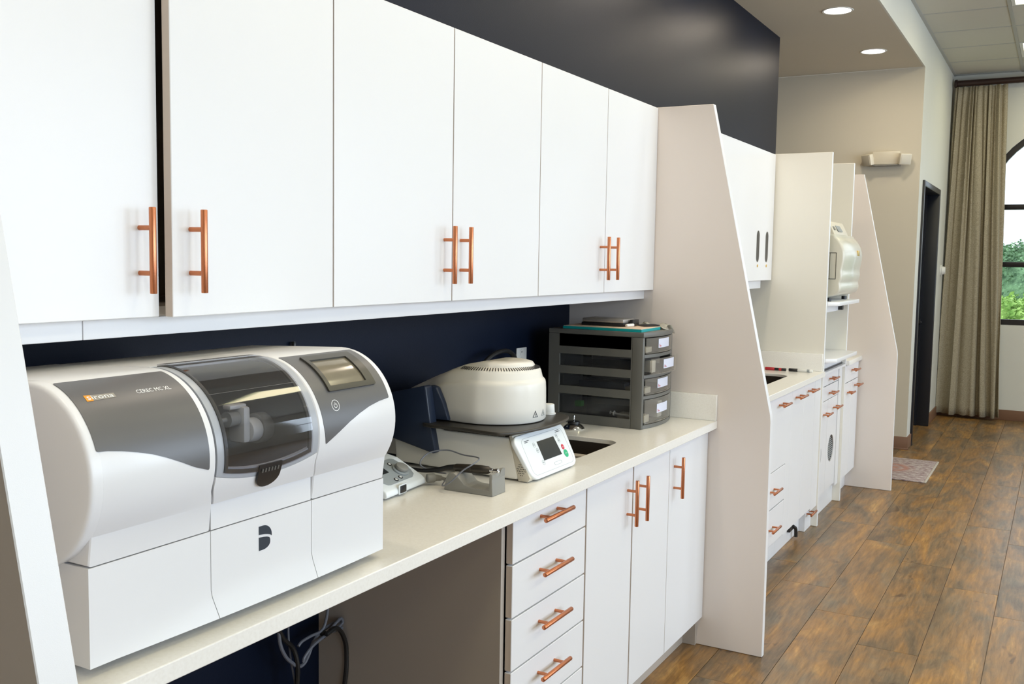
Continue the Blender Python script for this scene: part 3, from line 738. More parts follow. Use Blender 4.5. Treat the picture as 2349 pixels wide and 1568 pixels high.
def vent_door(y0, y1, yc):
    b_ = B(); holed(b_, [(y0, .140), (y1, .140), (y1, .7085), (y0, .7085)], [ellipse(yc, .388, .085, .085, 30)], 'x', XBT - .02, XBT)
    d = obj('door', b_, 'lam', t, smooth=20, label='door with round vent')
    b_ = B(); lathe(b_, [(0, 0), (.084, 0), (.084, .006), (.078, .008), (.074, .004), (0, .004)], Matrix.Translation((XBT - .012, yc, .388)) @ Matrix.Rotation(math.pi / 2, 4, 'Y'), 30, 0)
    for k in range(-5, 6):
        hw = math.sqrt(max(.072 ** 2 - (k * .013) ** 2, 0)); box(b_, XBT - .009, XBT - .005, yc - hw, yc + hw, .388 + k * .013 - .003, .388 + k * .013 + .003, mi=1)
    obj('vent', b_, ['black', 'lgrey'], d)
    return d
d = vent_door(5.828, 6.118, 5.905); handle(d, XBT, 6.035, .632, False, .150)
d = vent_door(6.121, 6.409, 6.262); handle(d, XBT, 6.330, .642, False, .160)
b_ = B(); box(b_, .63, .6500, 6.412, 6.505, .12, .8840); obj('filler', b_, 'lam', t, smooth=0)
# fourth station: short counter with drawer and two doors
bm = B(); box(bm, .002, .686, 6.5325, 7.0025, .8850, .915, bev=.002); o = obj('countertop', bm, 'quartz', None); tag(o, 'short cream worktop at the far end beside the last slanted panel', 'countertop')
t = thing('base_cabinet', 'white end base cabinet with one drawer over two doors beside the far slanted panel', 'cabinet', (.35, 6.77, .001))
base_body(t, 6.5325, 7.0025); kick(t, 6.5325, 7.0025)
d = slab(t, 'drawer', XBF - .020, XBF, 6.5340, 6.985, .766, .8835); handle(d, XBF, 6.78, .838, False, .165)
d = slab(t, 'door', XBF - .020, XBF, 6.5340, 6.745, .138, .7655); handle(d, XBF, 6.640, .700, False, .135)
d = slab(t, 'door', XBF - .020, XBF, 6.7450, 6.985, .138, .7655); handle(d, XBF, 6.900, .725, False, .165)

def cat2p(p, k=3):
    out = []; n = len(p)
    for i in range(n):
        a, b, c, d = (Vector(p[(i + j) % n]) for j in (-1, 0, 1, 2))
        if i in (0, n - 2, n - 1): out.append((b.x, b.y)); continue
        for j in range(k):
            t = j / k; q = .5 * ((2 * b) + (c - a) * t + (2 * a - 5 * b + 4 * c - d) * t * t + (3 * b - a - 3 * c + d) * t ** 3); out.append((q.x, q.y))
    return out
# ---- cream dispenser machine on upper shelf
t = thing('dispenser_machine', 'pearly cream rounded wall-station machine standing on the upper shelf', 'machine', (.6, 6.17, 1.316))
b_ = B()
prof = [(.35, 1.335), (.60, 1.328), (.70, 1.345), (.742, 1.360), (.757, 1.380), (.760, 1.400), (.7565, 1.420), (.757, 1.430), (.763, 1.448), (.7655, 1.468), (.763, 1.490), (.7635, 1.505), (.770, 1.54), (.774, 1.58), (.768, 1.62), (.750, 1.66), (.722, 1.692), (.68, 1.712), (.35, 1.712)]
prof = [(x - (.026 if x > .5 else 0), z) for x, z in prof]
prism(b_, cat2p(prof), 'y', 5.882, 6.470, bev=.014, seg=4, bevcap=True); body = obj('housing', b_, 'pearl', t, smooth=40)
b_ = B(); prism(b_, [(.45, 1.712), (.690, 1.700), (.650, 1.783), (.45, 1.80)], 'y', 5.89, 6.30, bev=.006); top = obj('control_block', b_, 'creamp', t)
tb = B(); box(tb, -.02, .02, 6.02, 6.15, 0, .002)
MTX = Matrix.Translation((.6715, 0, 1.7425)) @ Matrix.Rotation(math.atan2(.072, .045), 4, 'Y')
for v in tb.verts: v.co = MTX @ v.co
obj('display', tb, 'lgrey', top)
tb = B(); box(tb, -.012, .012, 5.93, 5.975, 0, .002)
for v in tb.verts: v.co = MTX @ v.co
obj('button', tb, 'grey', top)
b_ = B(); holed(b_, [(.50, 1.446), (.705, 1.446), (.705, 1.600), (.50, 1.600)], [[(.50, 1.449), (.702, 1.449), (.702, 1.597), (.50, 1.597)]], 'y', 5.8805, 5.8825); obj('door_seam', b_, 'bezel', t, smooth=0)
b_ = B(); box(b_, .6675, .6695, 5.8805, 5.8825, 1.449, 1.597); obj('door_seam', b_, 'bezel', t, smooth=0)
b_ = B(); box(b_, .740, .7492, 6.30, 6.36, 1.585, 1.618, bev=.001); obj('latch_window', b_, 'yel', t)
b_ = B()
for x in (.45, .66):
    for y in (5.93, 6.40): cyl(b_, (x, y, 1.3155), (x, y, 1.336), .016)
obj('foot', b_, 'black', t)

# ================================================================== MILLING MACHINE
CXD, CZD, RD = .5497, 1.208, .1376
MZ0, MZS, MZT = .9315, 1.0815, 1.127        # base, seam, foot of the drum
def drum(y, deg, off=0.0):
    a = math.radians(deg); return Vector((CXD + (RD + off) * math.cos(a), y, CZD + (RD + off) * math.sin(a)))
def wrap_patch(outline, off, thick=.0008, holes=(), step=4.0):
    """flat outline in (y, degrees) wrapped on the drum"""
    bm = bmesh.new()
    loops = [outline] + list(holes)
    pts = [p for l in loops for p in l]
    vs = [bm.verts.new((p[0], p[1] * .01, 0)) for p in pts]
    for t in tessellate_polygon([[Vector((p[0], p[1] * .01, 0)) for p in l] for l in loops]):
        try: bm.faces.new([vs[i] for i in t])
        except ValueError: pass
    return wrap_bm(bm, off, thick, step)
def wrap_bm(bm, off, thick=.0008, step=4.0):
    lo = min(v.co.y for v in bm.verts) * 100; hi = max(v.co.y for v in bm.verts) * 100
    d = math.ceil(lo / step) * step
    while d < hi:
        if d > lo + .05:
            bmesh.ops.bisect_plane(bm, geom=bm.verts[:] + bm.edges[:] + bm.faces[:], plane_co=(0, d * .01, 0), plane_no=(0, 1, 0), dist=1e-6)
        d += step
    g = bmesh.ops.extrude_face_region(bm, geom=bm.faces[:])
    for v in [e for e in g['geom'] if isinstance(e, bmesh.types.BMVert)]: v.co.z = thick
    for v in bm.verts: v.co = drum(v.co.x, v.co.y * 100, off + v.co.z)
    return bm
def round_poly(p, r=.003, k=3, sy=1.0):
    """round the corners of a (y, deg) outline; r in metres"""
    q = [(a, b * math.radians(1) * RD) for a, b in p]; out = []; n = len(q)
    for i in range(n):
        P, C_, N_ = Vector(q[i - 1]), Vector(q[i]), Vector(q[(i + 1) % n])
        a, b = (P - C_), (N_ - C_); rr = min(r, a.length * .4, b.length * .4)
        if a.angle(b) > 2.7: out.append((C_.x, C_.y)); continue
        s_, e_ = C_ + a.normalized() * rr, C_ + b.normalized() * rr
        for j in range(k + 1):
            t = j / k; z = (1 - t) ** 2 * s_ + 2 * t * (1 - t) * C_ + t * t * e_; out.append((z.x, z.y))
    return [(a, b / (math.radians(1) * RD)) for a, b in out]
def arcpts(a0, a1, n=22): return [(CXD + RD * math.cos(math.radians(a0 + (a1 - a0) * i / n)), CZD + RD * math.sin(math.radians(a0 + (a1 - a0) * i / n))) for i in range(n + 1)]
mill = thing('milling_machine', 'large white dental milling machine with grey label foil and smoked window on the worktop', 'machine', (.45, 1.25, .9155))
back = [(.30, 1.335), (.255, 1.32), (.235, 1.29), (.235, MZS + .001)]
prof = [(.655, MZS + .001)] + arcpts(-36, 90, 30) + back
def slant(b_, ybs):
    for v in b_.verts:
        if v.co.x > .5 and v.co.z < 1.156:
            for yb_ in ybs:
                if abs(v.co.y - yb_) < .012: v.co.y += .0150 * min(1, (1.156 - v.co.z) / .029)
def seg(y0, y1):
    b_ = B(); prism(b_, prof, 'y', y0, y1, bev=.005, seg=3, bevcap=True)
    slant(b_, [y1] if y0 < 1 else [y0]); return b_
h = obj('housing', seg(.905, 1.1215), 'millw', mill, smooth=24)
# proud round end cap of the drum
b_ = B(); lathe(b_, [(0, 0), (RD - .020, 0), (RD - .0075, 0), (RD - .0052, .0004), (RD - .0030, .0014), (RD - .0014, .0030), (RD - .0006, .0052), (RD - .0004, .0080), (RD - .0004, .028)], Matrix.Translation((CXD, .8885, CZD)) @ Matrix.Rotation(-math.pi / 2, 4, 'X'), 72)
obj('end_cap', b_, 'millw', mill, smooth=40)
h2 = obj('housing', seg(1.3700, 1.607), 'millw', mill, smooth=24)
# lower covers with flared accent
def zc_(y): return .9295 + .051 * max(0, 1 - ((y - 1.272) / .325) ** 2)
def cover(y0, y1, s0=0, s1=0):
    b_ = B(); NY, NZ = 26, 12
    zs = [MZ0 + (MZS - .001 - MZ0) * i / NZ for i in range(NZ + 1)]
    def ys_(z, t):
        a = y0 + s0 * max(0, (.977 - z) / .045); b = y1 + s1 * max(0, (.977 - z) / .045)
        return a + (b - a) * t
    grid = []
    for z in zs:
        row = []
        for i in range(NY + 1):
            y = ys_(z, i / NY); row.append(b_.verts.new((.655 - .0035 + .17 * max(0, min(.051, zc_(y) - z)) + (.0035), y, z)))
        grid.append(row)
    for a, b in zip(grid, grid[1:]):
        for i in range(NY): b_.faces.new((a[i], a[i + 1], b[i + 1], b[i]))
    # sides and back
    def col(t): return [g[t] for g in grid]
    bb = {}
    for t in (0, NY):
        for k, z in enumerate(zs): bb[(t, k)] = b_.verts.new((.24, ys_(z, 0 if t == 0 else 1), z))
        for k in range(NZ): b_.faces.new((grid[k][t], grid[k + 1][t], bb[(t, k + 1)], bb[(t, k)]))
    b_.faces.new([grid[NZ][i] for i in range(NY + 1)] + [bb[(NY, NZ)], bb[(0, NZ)]])
    b_.faces.new([grid[0][i] for i in range(NY + 1)] + [bb[(NY, 0)], bb[(0, 0)]])
    for k in range(NZ): b_.faces.new((bb[(0, k)], bb[(NY, k)], bb[(NY, k + 1)], bb[(0, k + 1)]))
    es = [e for e in b_.edges if len(e.link_faces) == 2 and e.calc_face_angle(0) > 1.2]
    bmesh.ops.recalc_face_normals(b_, faces=b_.faces[:])
    bmesh.ops.bevel(b_, geom=es, offset=.0022, segments=2, affect='EDGES', clamp_overlap=True)
    return b_
obj('lower_cover', cover(.905, 1.1365, 0, .012), 'millw', mill, smooth=30)
lc = obj('lower_cover', cover(1.1380, 1.3850, .012, .010), 'millw', mill, smooth=30)
obj('lower_cover', cover(1.3865, 1.607, .010, 0), 'millw', mill, smooth=30)
b_ = B(); box(b_, .25, .648, .915, 1.597, MZ0 + .004, 1.12); obj('chassis', b_, 'bezel', mill, smooth=0)
for x in (.30, .60):
    for y in (.96, 1.55):
        b_ = B(); cyl(b_, (x, y, .9152), (x, y, .936), .018, n=20); obj('foot', b_, 'black', mill)
# centre housing with curved window sill
def sill(y):
    t = (y - 1.2465) / .123; return -20.6 + 7.6 * t * t
b_ = B(); NY = 24
ya, yb = 1.1232, 1.3683
lo = []; rows = []
degs = [None]
for i in range(NY + 1):
    y = ya + (yb - ya) * i / NY; s_ = sill(y)
    colv = [(.655, MZS + .001), (.655, MZT)]
    P = [b_.verts.new((.655, y, MZS + .001)), b_.verts.new((.655, y, MZT - .001))]
    for k in range(7): v = drum(y, -36 + (s_ + 36) * k / 6, 0); P.append(b_.verts.new(v))
    P.append(b_.verts.new(drum(y, s_, -.012))); P.append(b_.verts.new((.63, y, MZS + .001)))
    rows.append(P)
for a, b in zip(rows, rows[1:]):
    for k in range(len(a)): b_.faces.new((a[k], b[k], b[(k + 1) % len(a)], a[(k + 1) % len(a)]))
b_.faces.new(rows[0]); b_.faces.new(rows[-1][::-1])
for v in b_.verts:
    if v.co.z < 1.156: v.co.y += .0150 * min(1, (1.156 - v.co.z) / .029)
obj('sill_panel', b_, 'millw', mill, smooth=24)
b_ = B(); prism(b_, [(.30, 1.334), (.255, 1.319), (.236, 1.29), (.236, 1.08), (.33, 1.08), (.33, 1.30), (.42, 1.330), (.50, 1.338), (.533, 1.3375), (.533, 1.3450)], 'y', ya, yb); obj('rear_housing', b_, 'millw', mill, smooth=30)
# window frame (light grey), two side arms and a sill strip
F0, F1 = 1.1232, 1.3683
outl = [(F0, 99)] + [(F0, 99 - 8 * i) for i in range(1, 14)] + [(F0 + (F1 - F0) * i / 16, sill(F0 + (F1 - F0) * i / 16) + .3) for i in range(17)] + [(F1, -5 + 8 * i) for i in range(0, 13)] + [(F1, 99)]
def sill2(y):
    t = (y - 1.243) / .105; return -15.5 + 5.5 * t * t
inn = [(1.1395, 96)] + [(1.1395, 96 - 8 * i) for i in range(1, 12)] + [(1.1405 + (1.3465 - 1.1405) * i / 12, sill2(1.1405 + (1.3465 - 1.1405) * i / 12) + 3) for i in range(13)] + [(1.3475, 0 + 8 * i) for i in range(0, 12)] + [(1.3475, 96)]
fr = obj('lid_frame', wrap_patch(outl, -.007, .0065, [inn]), 'millf', mill, smooth=40)
b_ = B()
for yy in (1.1395, 1.3455):
    for k in range(0, 1): pass
lid_o = [(1.1385, 97)] + [(1.1385, 97 - 8 * i) for i in range(1, 13)] + [(1.1385 + (1.3485 - 1.1385) * i / 12, sill2(1.1385 + (1.3485 - 1.1385) * i / 12) - 1.0) for i in range(13)] + [(1.3485, -2 + 8 * i) for i in range(0, 13)] + [(1.3485, 97)]
lid = obj('lid', wrap_patch(lid_o, .0012, .0025), 'lid', mill, smooth=40, label='smoked transparent lid')
rim_i = [(1.1455, 94)] + [(1.1455, 94 - 8 * i) for i in range(1, 12)] + [(1.1455 + (1.3415 - 1.1455) * i / 12, sill2(1.1455 + (1.3415 - 1.1455) * i / 12) + 2.0) for i in range(13)] + [(1.3415, 2 + 8 * i) for i in range(0, 12)] + [(1.3415, 94)]
obj('lid_rim', wrap_patch(lid_o, -.003, .004, [rim_i]), 'bezel', lid, smooth=40)
obj('lid_seam', wrap_patch([(1.1392, 44), (1.348, 44), (1.348, 43.7), (1.1392, 43.7)], .0038, .0004), 'millg', lid)
notch = [(1.2165, -11), (1.2165, -21)] + [(1.2445 + .0275 * math.cos(math.radians(a)), -21 - 8.5 * math.sin(math.radians(a - 180 if False else -a))) for a in range(180, 361, 15)] + [(1.272, -21), (1.272, -11)]
notch = [(1.2165, -11.5), (1.2165, -21)] + [(1.2443 - .0277 * math.cos(math.radians(a)), -21 - 8.8 * math.sin(math.radians(a))) for a in range(15, 180, 15)] + [(1.272, -21), (1.272, -11.5)]
nt_ = obj('lid_tab', wrap_patch(notch, .0015, .003), 'black', lid, smooth=40, label='dark finger tab')
for k in range(6):
    b_ = wrap_patch([(1.223 + .0075 * k, -14.3), (1.2265 + .0075 * k, -14.3), (1.2265 + .0075 * k, -17), (1.223 + .0075 * k, -17)], .0045, .0015); obj('grip_rib', b_, 'dark', nt_, smooth=0)
# chamber
b_ = B(); box(b_, .33, .335, ya + .004, yb - .004, 1.12, 1.33)
holed(b_, [(.335, 1.12), (.66, 1.12)] + arcpts(-30, 92, 20)[::1] + [(.42, 1.335), (.335, 1.30)], [], 'y', ya + .001, ya + .010)
holed(b_, [(.335, 1.12), (.66, 1.12)] + arcpts(-30, 92, 20)[::1] + [(.42, 1.335), (.335, 1.30)], [], 'y', yb - .010, yb - .001)
box(b_, .335, .645, ya + .010, yb - .010, 1.12, 1.126)
for v in b_.verts:
    dx, dz = v.co.x - CXD, v.co.z - CZD; q = math.hypot(dx, dz)
    if q > RD - .010 and v.co.x > CXD - .06: v.co.x = CXD + dx * (RD - .010) / q; v.co.z = CZD + dz * (RD - .010) / q
obj('chamber', b_, 'dark', mill, smooth=0)
sp_ = B(); box(sp_, .545, .585, 1.286, 1.303, 1.195, 1.262, bev=.006); cyl(sp_, (.570, 1.303, 1.215), (.570, 1.330, 1.215), .022, bev=.004); box(sp_, .555, .575, 1.262, 1.303, 1.258, 1.266, bev=.003)
spn = obj('spindle_block', sp_, 'wht', mill)
b_ = B(); cyl(b_, (.565, 1.330, 1.215), (.565, 1.357, 1.215), .028, bev=.003); obj('spindle_motor', b_, 'grey', mill)
b_ = B(); cyl(b_, (.565, 1.262, 1.240), (.565, 1.286, 1.240), .014); cyl(b_, (.565, 1.245, 1.240), (.565, 1.262, 1.240), .004); obj('collet', b_, 'grey', mill)
b_ = B(); cyl(b_, (.44, 1.134, 1.225), (.44, 1.160, 1.225), .028, bev=.003); obj('block_holder', b_, 'grey', mill)
b_ = B(); box(b_, .56, .60, 1.133, 1.141, 1.215, 1.235, bev=.002); obj('lid_latch', b_, 'wht', mill)
# label foils
lf = round_poly([(.9085, 77.5), (1.1065, 77.5), (1.1068, 40), (1.1062, 10), (1.1058, -6.5), (1.0758, -2.2), (1.048, 3.2), (1.0216, 7.9), (.9972, 11.7), (.9722, 14.6), (.945, 17.2), (.922, 18.8), (.9035, 19.4), (.9040, 40), (.9060, 60)], .004)
ld = obj('label_foil', wrap_patch(lf, .0002, .0006), 'millg', mill, smooth=40)
rf = round_poly([(1.3795, 77.5), (1.5905, 77.5), (1.5900, 50), (1.5900, 18.6), (1.556, 17.2), (1.5228, 14.6), (1.490, 10.6), (1.4577, 5.6), (1.425, -.8), (1.3890, -8.0), (1.3830, 8), (1.3800, 28), (1.3795, 50)], .003)
rd_ = obj('label_foil', wrap_patch(rf, .0002, .0006), 'millg', mill, smooth=40)
def wtext(body, y0, y1, d0, d1, m_, par, off=.0011, shear=0):
    t_ = text_bm(body, 1.0); fitw(t_, y0, y1, d0 * .01, d1 * .01)
    return obj('lettering', wrap_bm(t_, off, .0003), m_, par, smooth=0)
obj('logo_patch', wrap_patch([(.9275, 58.6), (.9385, 58.3), (.9372, 53.0), (.9262, 53.2)], .0009, .0003), 'orange', ld, smooth=0)
obj('logo_patch', wrap_patch([(.9388, 58.2), (.9785, 57.9), (.9775, 53.8), (.9375, 53.3)], .0009, .0002), 'beigep', ld, smooth=0)
wtext('s', .9298, .9352, 54.2, 57.2, 'whitep', ld, .0013)
wtext('irona', .9372, .9745, 54.2, 57.6, 'whitep', ld, .0013)
wtext('CEREC MC XL', 1.0170, 1.0820, 54.3, 57.6, 'whitep', ld, .0009)
# touch screen and power key
bo = round_poly([(1.4185, 70.8), (1.5610, 70.8), (1.5610, 31.6), (1.4185, 31.6)], .004)
bi = [(1.4290, 64.0), (1.5365, 64.0), (1.5365, 36.0), (1.4290, 36.0)]
bi = [(a, b) for a, b in [(1.4290, 64.0), (1.5365, 64.0)]] + [(1.5365, 64 - 4 * i) for i in range(1, 7)] + [(1.5365, 36), (1.4290, 36)] + [(1.4290, 36 + 4 * i) for i in range(1, 7)]
bz = obj('screen_bezel', wrap_patch(bo, .0008, .0040, [bi]), 'bezel', mill, smooth=40)
obj('touch_screen', wrap_patch([(1.4290, 64.0), (1.5365, 64.0), (1.5365, 36.0), (1.4290, 36.0)], -.0005, .0016), 'screen', bz, smooth=40)
def ring(yc, dc, r0, r1, n=28, a0=0, a1=360):
    k = math.degrees(1 / RD)
    full = (a1 - a0) >= 360
    A_ = [(yc + r1 * math.cos(math.radians(a0 + (a1 - a0) * i / n)), dc + k * r1 * math.sin(math.radians(a0 + (a1 - a0) * i / n))) for i in range(n + (0 if full else 1))]
    Bq = [(yc + r0 * math.cos(math.radians(a0 + (a1 - a0) * i / n)), dc + k * r0 * math.sin(math.radians(a0 + (a1 - a0) * i / n))) for i in range(n + (0 if full else 1))]
    return (A_, [Bq]) if full else (A_ + Bq[::-1], [])
o_, h_ = ring(1.4252, 20.4, .0098, .0109); obj('power_key', wrap_patch(o_, .0008, .0003, h_), 'whitep', mill, smooth=0)
o_, h_ = ring(1.4252, 20.2, .0035, .0046, 20, 120, 420); obj('power_symbol', wrap_patch(o_, .0008, .0003, h_), 'whitep', mill, smooth=0)
o_ = [(1.4247, 22.9), (1.4257, 22.9), (1.4257, 20.8), (1.4247, 20.8)]; obj('power_symbol', wrap_patch(o_, .0008, .0003), 'whitep', mill, smooth=0)
# emblem on the middle lower cover
def emb(pts, xo=.6553):
    b_ = B(); prism(b_, pts, 'x', xo, xo + .0005); return b_
yl, yr, zb, zt = 1.2480, 1.2800, 1.0195, 1.0625
up = [(yl, zt)] + [(yl + .010 + .0215 * math.sin(math.radians(a)), zt - .0195 + .0195 * math.cos(math.radians(a))) for a in range(0, 100, 10)] + [(1.2795, 1.0400), (1.2755, 1.0430), (1.2700, 1.0447), (1.2620, 1.0465), (yl, 1.0478)]
dn = [(yl, zb)] + [(yl + .009 + .0185 * math.sin(math.radians(a)), zb + .0110 - .0110 * math.cos(math.radians(a))) for a in range(0, 100, 10)] + [(1.2755, 1.0345), (1.2735, 1.0385), (1.2680, 1.0405), (1.2600, 1.0420), (yl, 1.0430)]
obj('emblem', emb(up), 'navyp', lc, smooth=0); obj('emblem', emb(dn[::-1]), 'navyp', lc, smooth=0)

# ================================================================== PORCELAIN FURNACE
fur = thing('porcelain_furnace', 'cream dental furnace with domed head, dark tray and blue rear cover on the worktop', 'furnace', (.33, 2.53, .9155))
b_ = B()
prism(b_, [(.14, .930), (.155, .926), (.53, .920), (.5570, .921), (.5585, .930), (.533, 1.017), (.5255, 1.0355), (.31, 1.0355), (.28, 1.046), (.13, 1.046)], 'y', 2.3605, 2.660, bev=.005, seg=3)
obj('base', b_, 'fcream', fur, smooth=40)
b_ = B(); prism(b_, [(.5600, .9175), (.590, .9175), (.5975, .9290), (.5960, .9300), (.5375, 1.0425), (.528, 1.0425), (.5345, 1.017)], 'y', 2.3600, 2.6550, bev=.003); sh = obj('speaker_housing', b_, 'tan', fur, smooth=30)
# perforations
rows_ = [(2, 0), (3, 0), (5, -1), (6, -1), (4, 0), (3, 1), (2, 1)]
b_ = B()
for r_, (n_, o_) in enumerate([(2, 1.2), (4, .6), (6, 0), (6, .4), (4, 1.2), (2, 2.2)]):
    for i in range(n_): cyl(b_, (.5560 + (o_ + i) * .0050, 2.3594, .9640 - r_ * .0060), (.5560 + (o_ + i) * .0050, 2.3606, .9640 - r_ * .0060), .0014, n=8)
o = obj('speaker_holes', b_, 'black', sh, smooth=0); o['kind'] = 'stuff'
# control panel in its own frame: u=+y, v up the slope, n outwards
vv = Vector((-.063, 0, .121)).normalized(); nn = Vector((.121, 0, .063)).normalized(); P0 = Vector((.6045, 0, .9195))
PM = Matrix(((0, vv.x, nn.x, P0.x), (1, vv.y, nn.y, -.021), (0, vv.z, nn.z, P0.z), (0, 0, 0, 1)))
def pan(outl, h0, h1, bev=0, mi=0, bm=None):
    b_ = bm or B(); prism(b_, outl, 'z', h0, h1, bev=bev, mi=mi, mt=None, bevcap=True, seg=3)
    for v in b_.verts: v.co = PM @ v.co
    return b_
outp = []
for (cu_, cv_, rr_, a0_) in ((2.652, .111, .024, 0), (2.392, .111, .024, 90), (2.422, .0430, .0415, 180), (2.640, .0330, .0315, 270)):
    for i in range(8):
        a = math.radians(a0_ + 90 * i / 7); outp.append((cu_ + rr_ * math.cos(a), cv_ + rr_ * math.sin(a)))
pnl = obj('control_panel', pan(outp, -.010, .004, bev=.004), 'fwhite', fur, smooth=50, label='bright white control panel')
def ringpoly(a0, a1, b0, b1, r, wd):
    return rrect(a0, a1, b0, b1, r), [rrect(a0 + wd, a1 - wd, b0 + wd, b1 - wd, r - wd)]
o_, h_ = ringpoly(2.400, 2.655, .012, .122, .020, .0008)
b_ = B(); holed(b_, o_, h_, 'z', .0040, .0043)
for v in b_.verts: v.co = PM @ v.co
obj('panel_outline', b_, 'lgrey', pnl, smooth=0)
obj('screen', pan([(2.484, .0445), (2.597, .0445), (2.589, .1025), (2.484, .1025)], .0040, .0048), 'lcd', pnl, smooth=0)
obj('stop_button', pan(ellipse(2.6185, .0640, .0075, .0082, 24), .0040, .0052), 'red', pnl, smooth=0, label='red round button')
obj('start_button', pan(ellipse(2.6225, .0430, .0115, .0120, 28), .0040, .0054), 'green', pnl, smooth=0, label='green round button')
for (a, b, ra, rb) in ((2.463, .0960, .0065, .0070), (2.470, .0780, .0065, .0070), (2.608, .1010, .0060, .0068), (2.612, .0860, .0060, .0068), (2.476, .0400, .0075, .0080)):
    b_ = B(); holed(b_, ellipse(a, b, ra, rb, 20), [ellipse(a, b, ra - .0008, rb - .0008, 20)], 'z', .0040, .0045); prism(b_, ellipse(a, b, .0022, .0028, 10), 'z', .0040, .0046)
    for v in b_.verts: v.co = PM @ v.co
    obj('round_button', b_, 'lgrey', pnl, smooth=0)
o_, h_ = ringpoly(2.533, 2.578, .0205, .0300, .0035, .0008); b_ = B(); holed(b_, o_, h_, 'z', .0040, .0044)
for v in b_.verts: v.co = PM @ v.co
obj('slot_mark', b_, 'lgrey', pnl, smooth=0)
for body, a0, a1, b0, b1, m_ in (('STOP', 2.6135, 2.6235, .0622, .0655, 'whitep'), ('START', 2.6155, 2.6300, .0415, .0447, 'whitep')):
    t_ = text_bm(body, 1); fitw(t_, a0, a1, b0, b1)
    for v in t_.verts: v.co = PM @ Vector((v.co.x, v.co.y, .0057))
    obj('lettering', t_, m_, pnl, smooth=0)
for (a0, a1, b0) in ((2.418, 2.446, .1125), (2.418, 2.436, .1085), (2.612, 2.636, .1160), (2.610, 2.640, .1115)):
    obj('print_line', pan([(a0, b0), (a1, b0), (a1, b0 + .0018), (a0, b0 + .0018)], .0040, .0043), 'navyp', pnl, smooth=0)
# tray
tp = [(.245, 2.345), (.40, 2.322), (.50, 2.312), (.530, 2.322), (.558, 2.365), (.576, 2.44), (.583, 2.52), (.578, 2.60), (.560, 2.675), (.536, 2.705), (.505, 2.722), (.40, 2.728), (.245, 2.705)]
def cat2(pts, k=5):
    out = []; n = len(pts)
    for i in range(n):
        a, b, c, d = (Vector(pts[(i + j) % n]) for j in (-1, 0, 1, 2))
        for j in range(k):
            t = j / k; q = .5 * ((2 * b) + (c - a) * t + (2 * a - 5 * b + 4 * c - d) * t * t + (3 * b - a - 3 * c + d) * t ** 3); out.append((q.x, q.y))
    return out
b_ = B(); prism(b_, cat2(tp), 'z', 1.0480, 1.0570, bev=.003, bevcap=True); box(b_, .31, .515, 2.360, 2.69, 1.0365, 1.0478, bev=.003)
obj('tray', b_, 'tray', fur, smooth=50, label='dark metal cooling tray')
# head loft
def outline(s, grow=0):
    """plan outline param s 0..1: straight tapering sides at the back, round front"""
    pts = []
    for i in range(13): a = math.radians(-90 + 180 * i / 12); pts.append((.385 + (.152 + grow) * math.cos(a), 2.530 + (.150 + grow) * math.sin(a)))
    pts = [(.110, 2.530 - (.080 + grow)), (.20, 2.530 - (.108 + grow)), (.30, 2.530 - (.141 + grow))] + pts + [(.30, 2.530 + (.141 + grow)), (.20, 2.530 + (.108 + grow)), (.110, 2.530 + (.080 + grow))]
    return pts
def zfac(x): 
    K = ((.06, .30), (.09, .36), (.13, .50), (.205, .70), (.24, .79), (.30, .915), (.37, 1.0), (.9, 1.0))
    for (xa, fa), (xb, fb) in zip(K, K[1:]):
        if x <= xb: return fa + (fb - fa) * max(0, (x - xa) / (xb - xa))
    return 1.0
lev = [(1.0640, -.012), (1.0600, -.004), (1.0640, .000), (1.10, .000), (1.150, -.001), (1.168, -.002), (1.1755, -.0035), (1.180, -.0070), (1.1820, -.0100), (1.187, -.0125), (1.204, -.0165), (1.2125, -.021), (1.219, -.034), (1.2195, -.050)]
b_ = B(); rings = []
for z, g in lev:
    rings.append([b_.verts.new((x, y, 1.06 + (z - 1.06) * zfac(x))) for x, y in cat2(outline(0, g), 4)])
for a, b in zip(rings, rings[1:]):
    n = len(a)
    for i in range(n): b_.faces.new((a[i], a[(i + 1) % n], b[(i + 1) % n], b[i]))
b_.faces.new(rings[0][::-1]); b_.faces.new(rings[-1])
head = obj('head', b_, 'fcream', fur, smooth=50)
b_ = B(); rings = []
for z, g in ((1.214, -.052), (1.2235, -.053), (1.2300, -.058), (1.2335, -.072), (1.2350, -.095)):
    rings.append([b_.verts.new((.018 + x if x > .3 else x + .018 * (x / .3), 2.53 + (y - 2.53) * 1.0, 1.06 + (z - 1.06) * zfac(x))) for x, y in cat2(outline(0, g), 4)])
for a, b in zip(rings, rings[1:]):
    n = len(a)
    for i in range(n): b_.faces.new((a[i], a[(i + 1) % n], b[(i + 1) % n], b[i]))
b_.faces.new(rings[0][::-1]); b_.faces.new(rings[-1])
obj('head_lid', b_, 'fcream', head, smooth=50)
b_ = B()
for i in range(56):
    a = math.radians(-112 + 200 * i / 55); ca, sa = math.cos(a), math.sin(a)
    bx = bmesh.new(); box(bx, -.0085, .0085, -.0012, .0012, -.001, .0006)
    rx, ry = .152 - .0275, .150 - .0275
    Mx = Matrix.Translation((.385 + rx * ca, 2.53 + ry * sa, 1.2166)) @ Matrix.Rotation(a, 4, 'Z') @ Matrix.Rotation(math.radians(22), 4, 'Y')
    merge(b_, bx, mt=Mx)
o = obj('vent_slots', b_, 'black', head, smooth=0); o['kind'] = 'stuff'
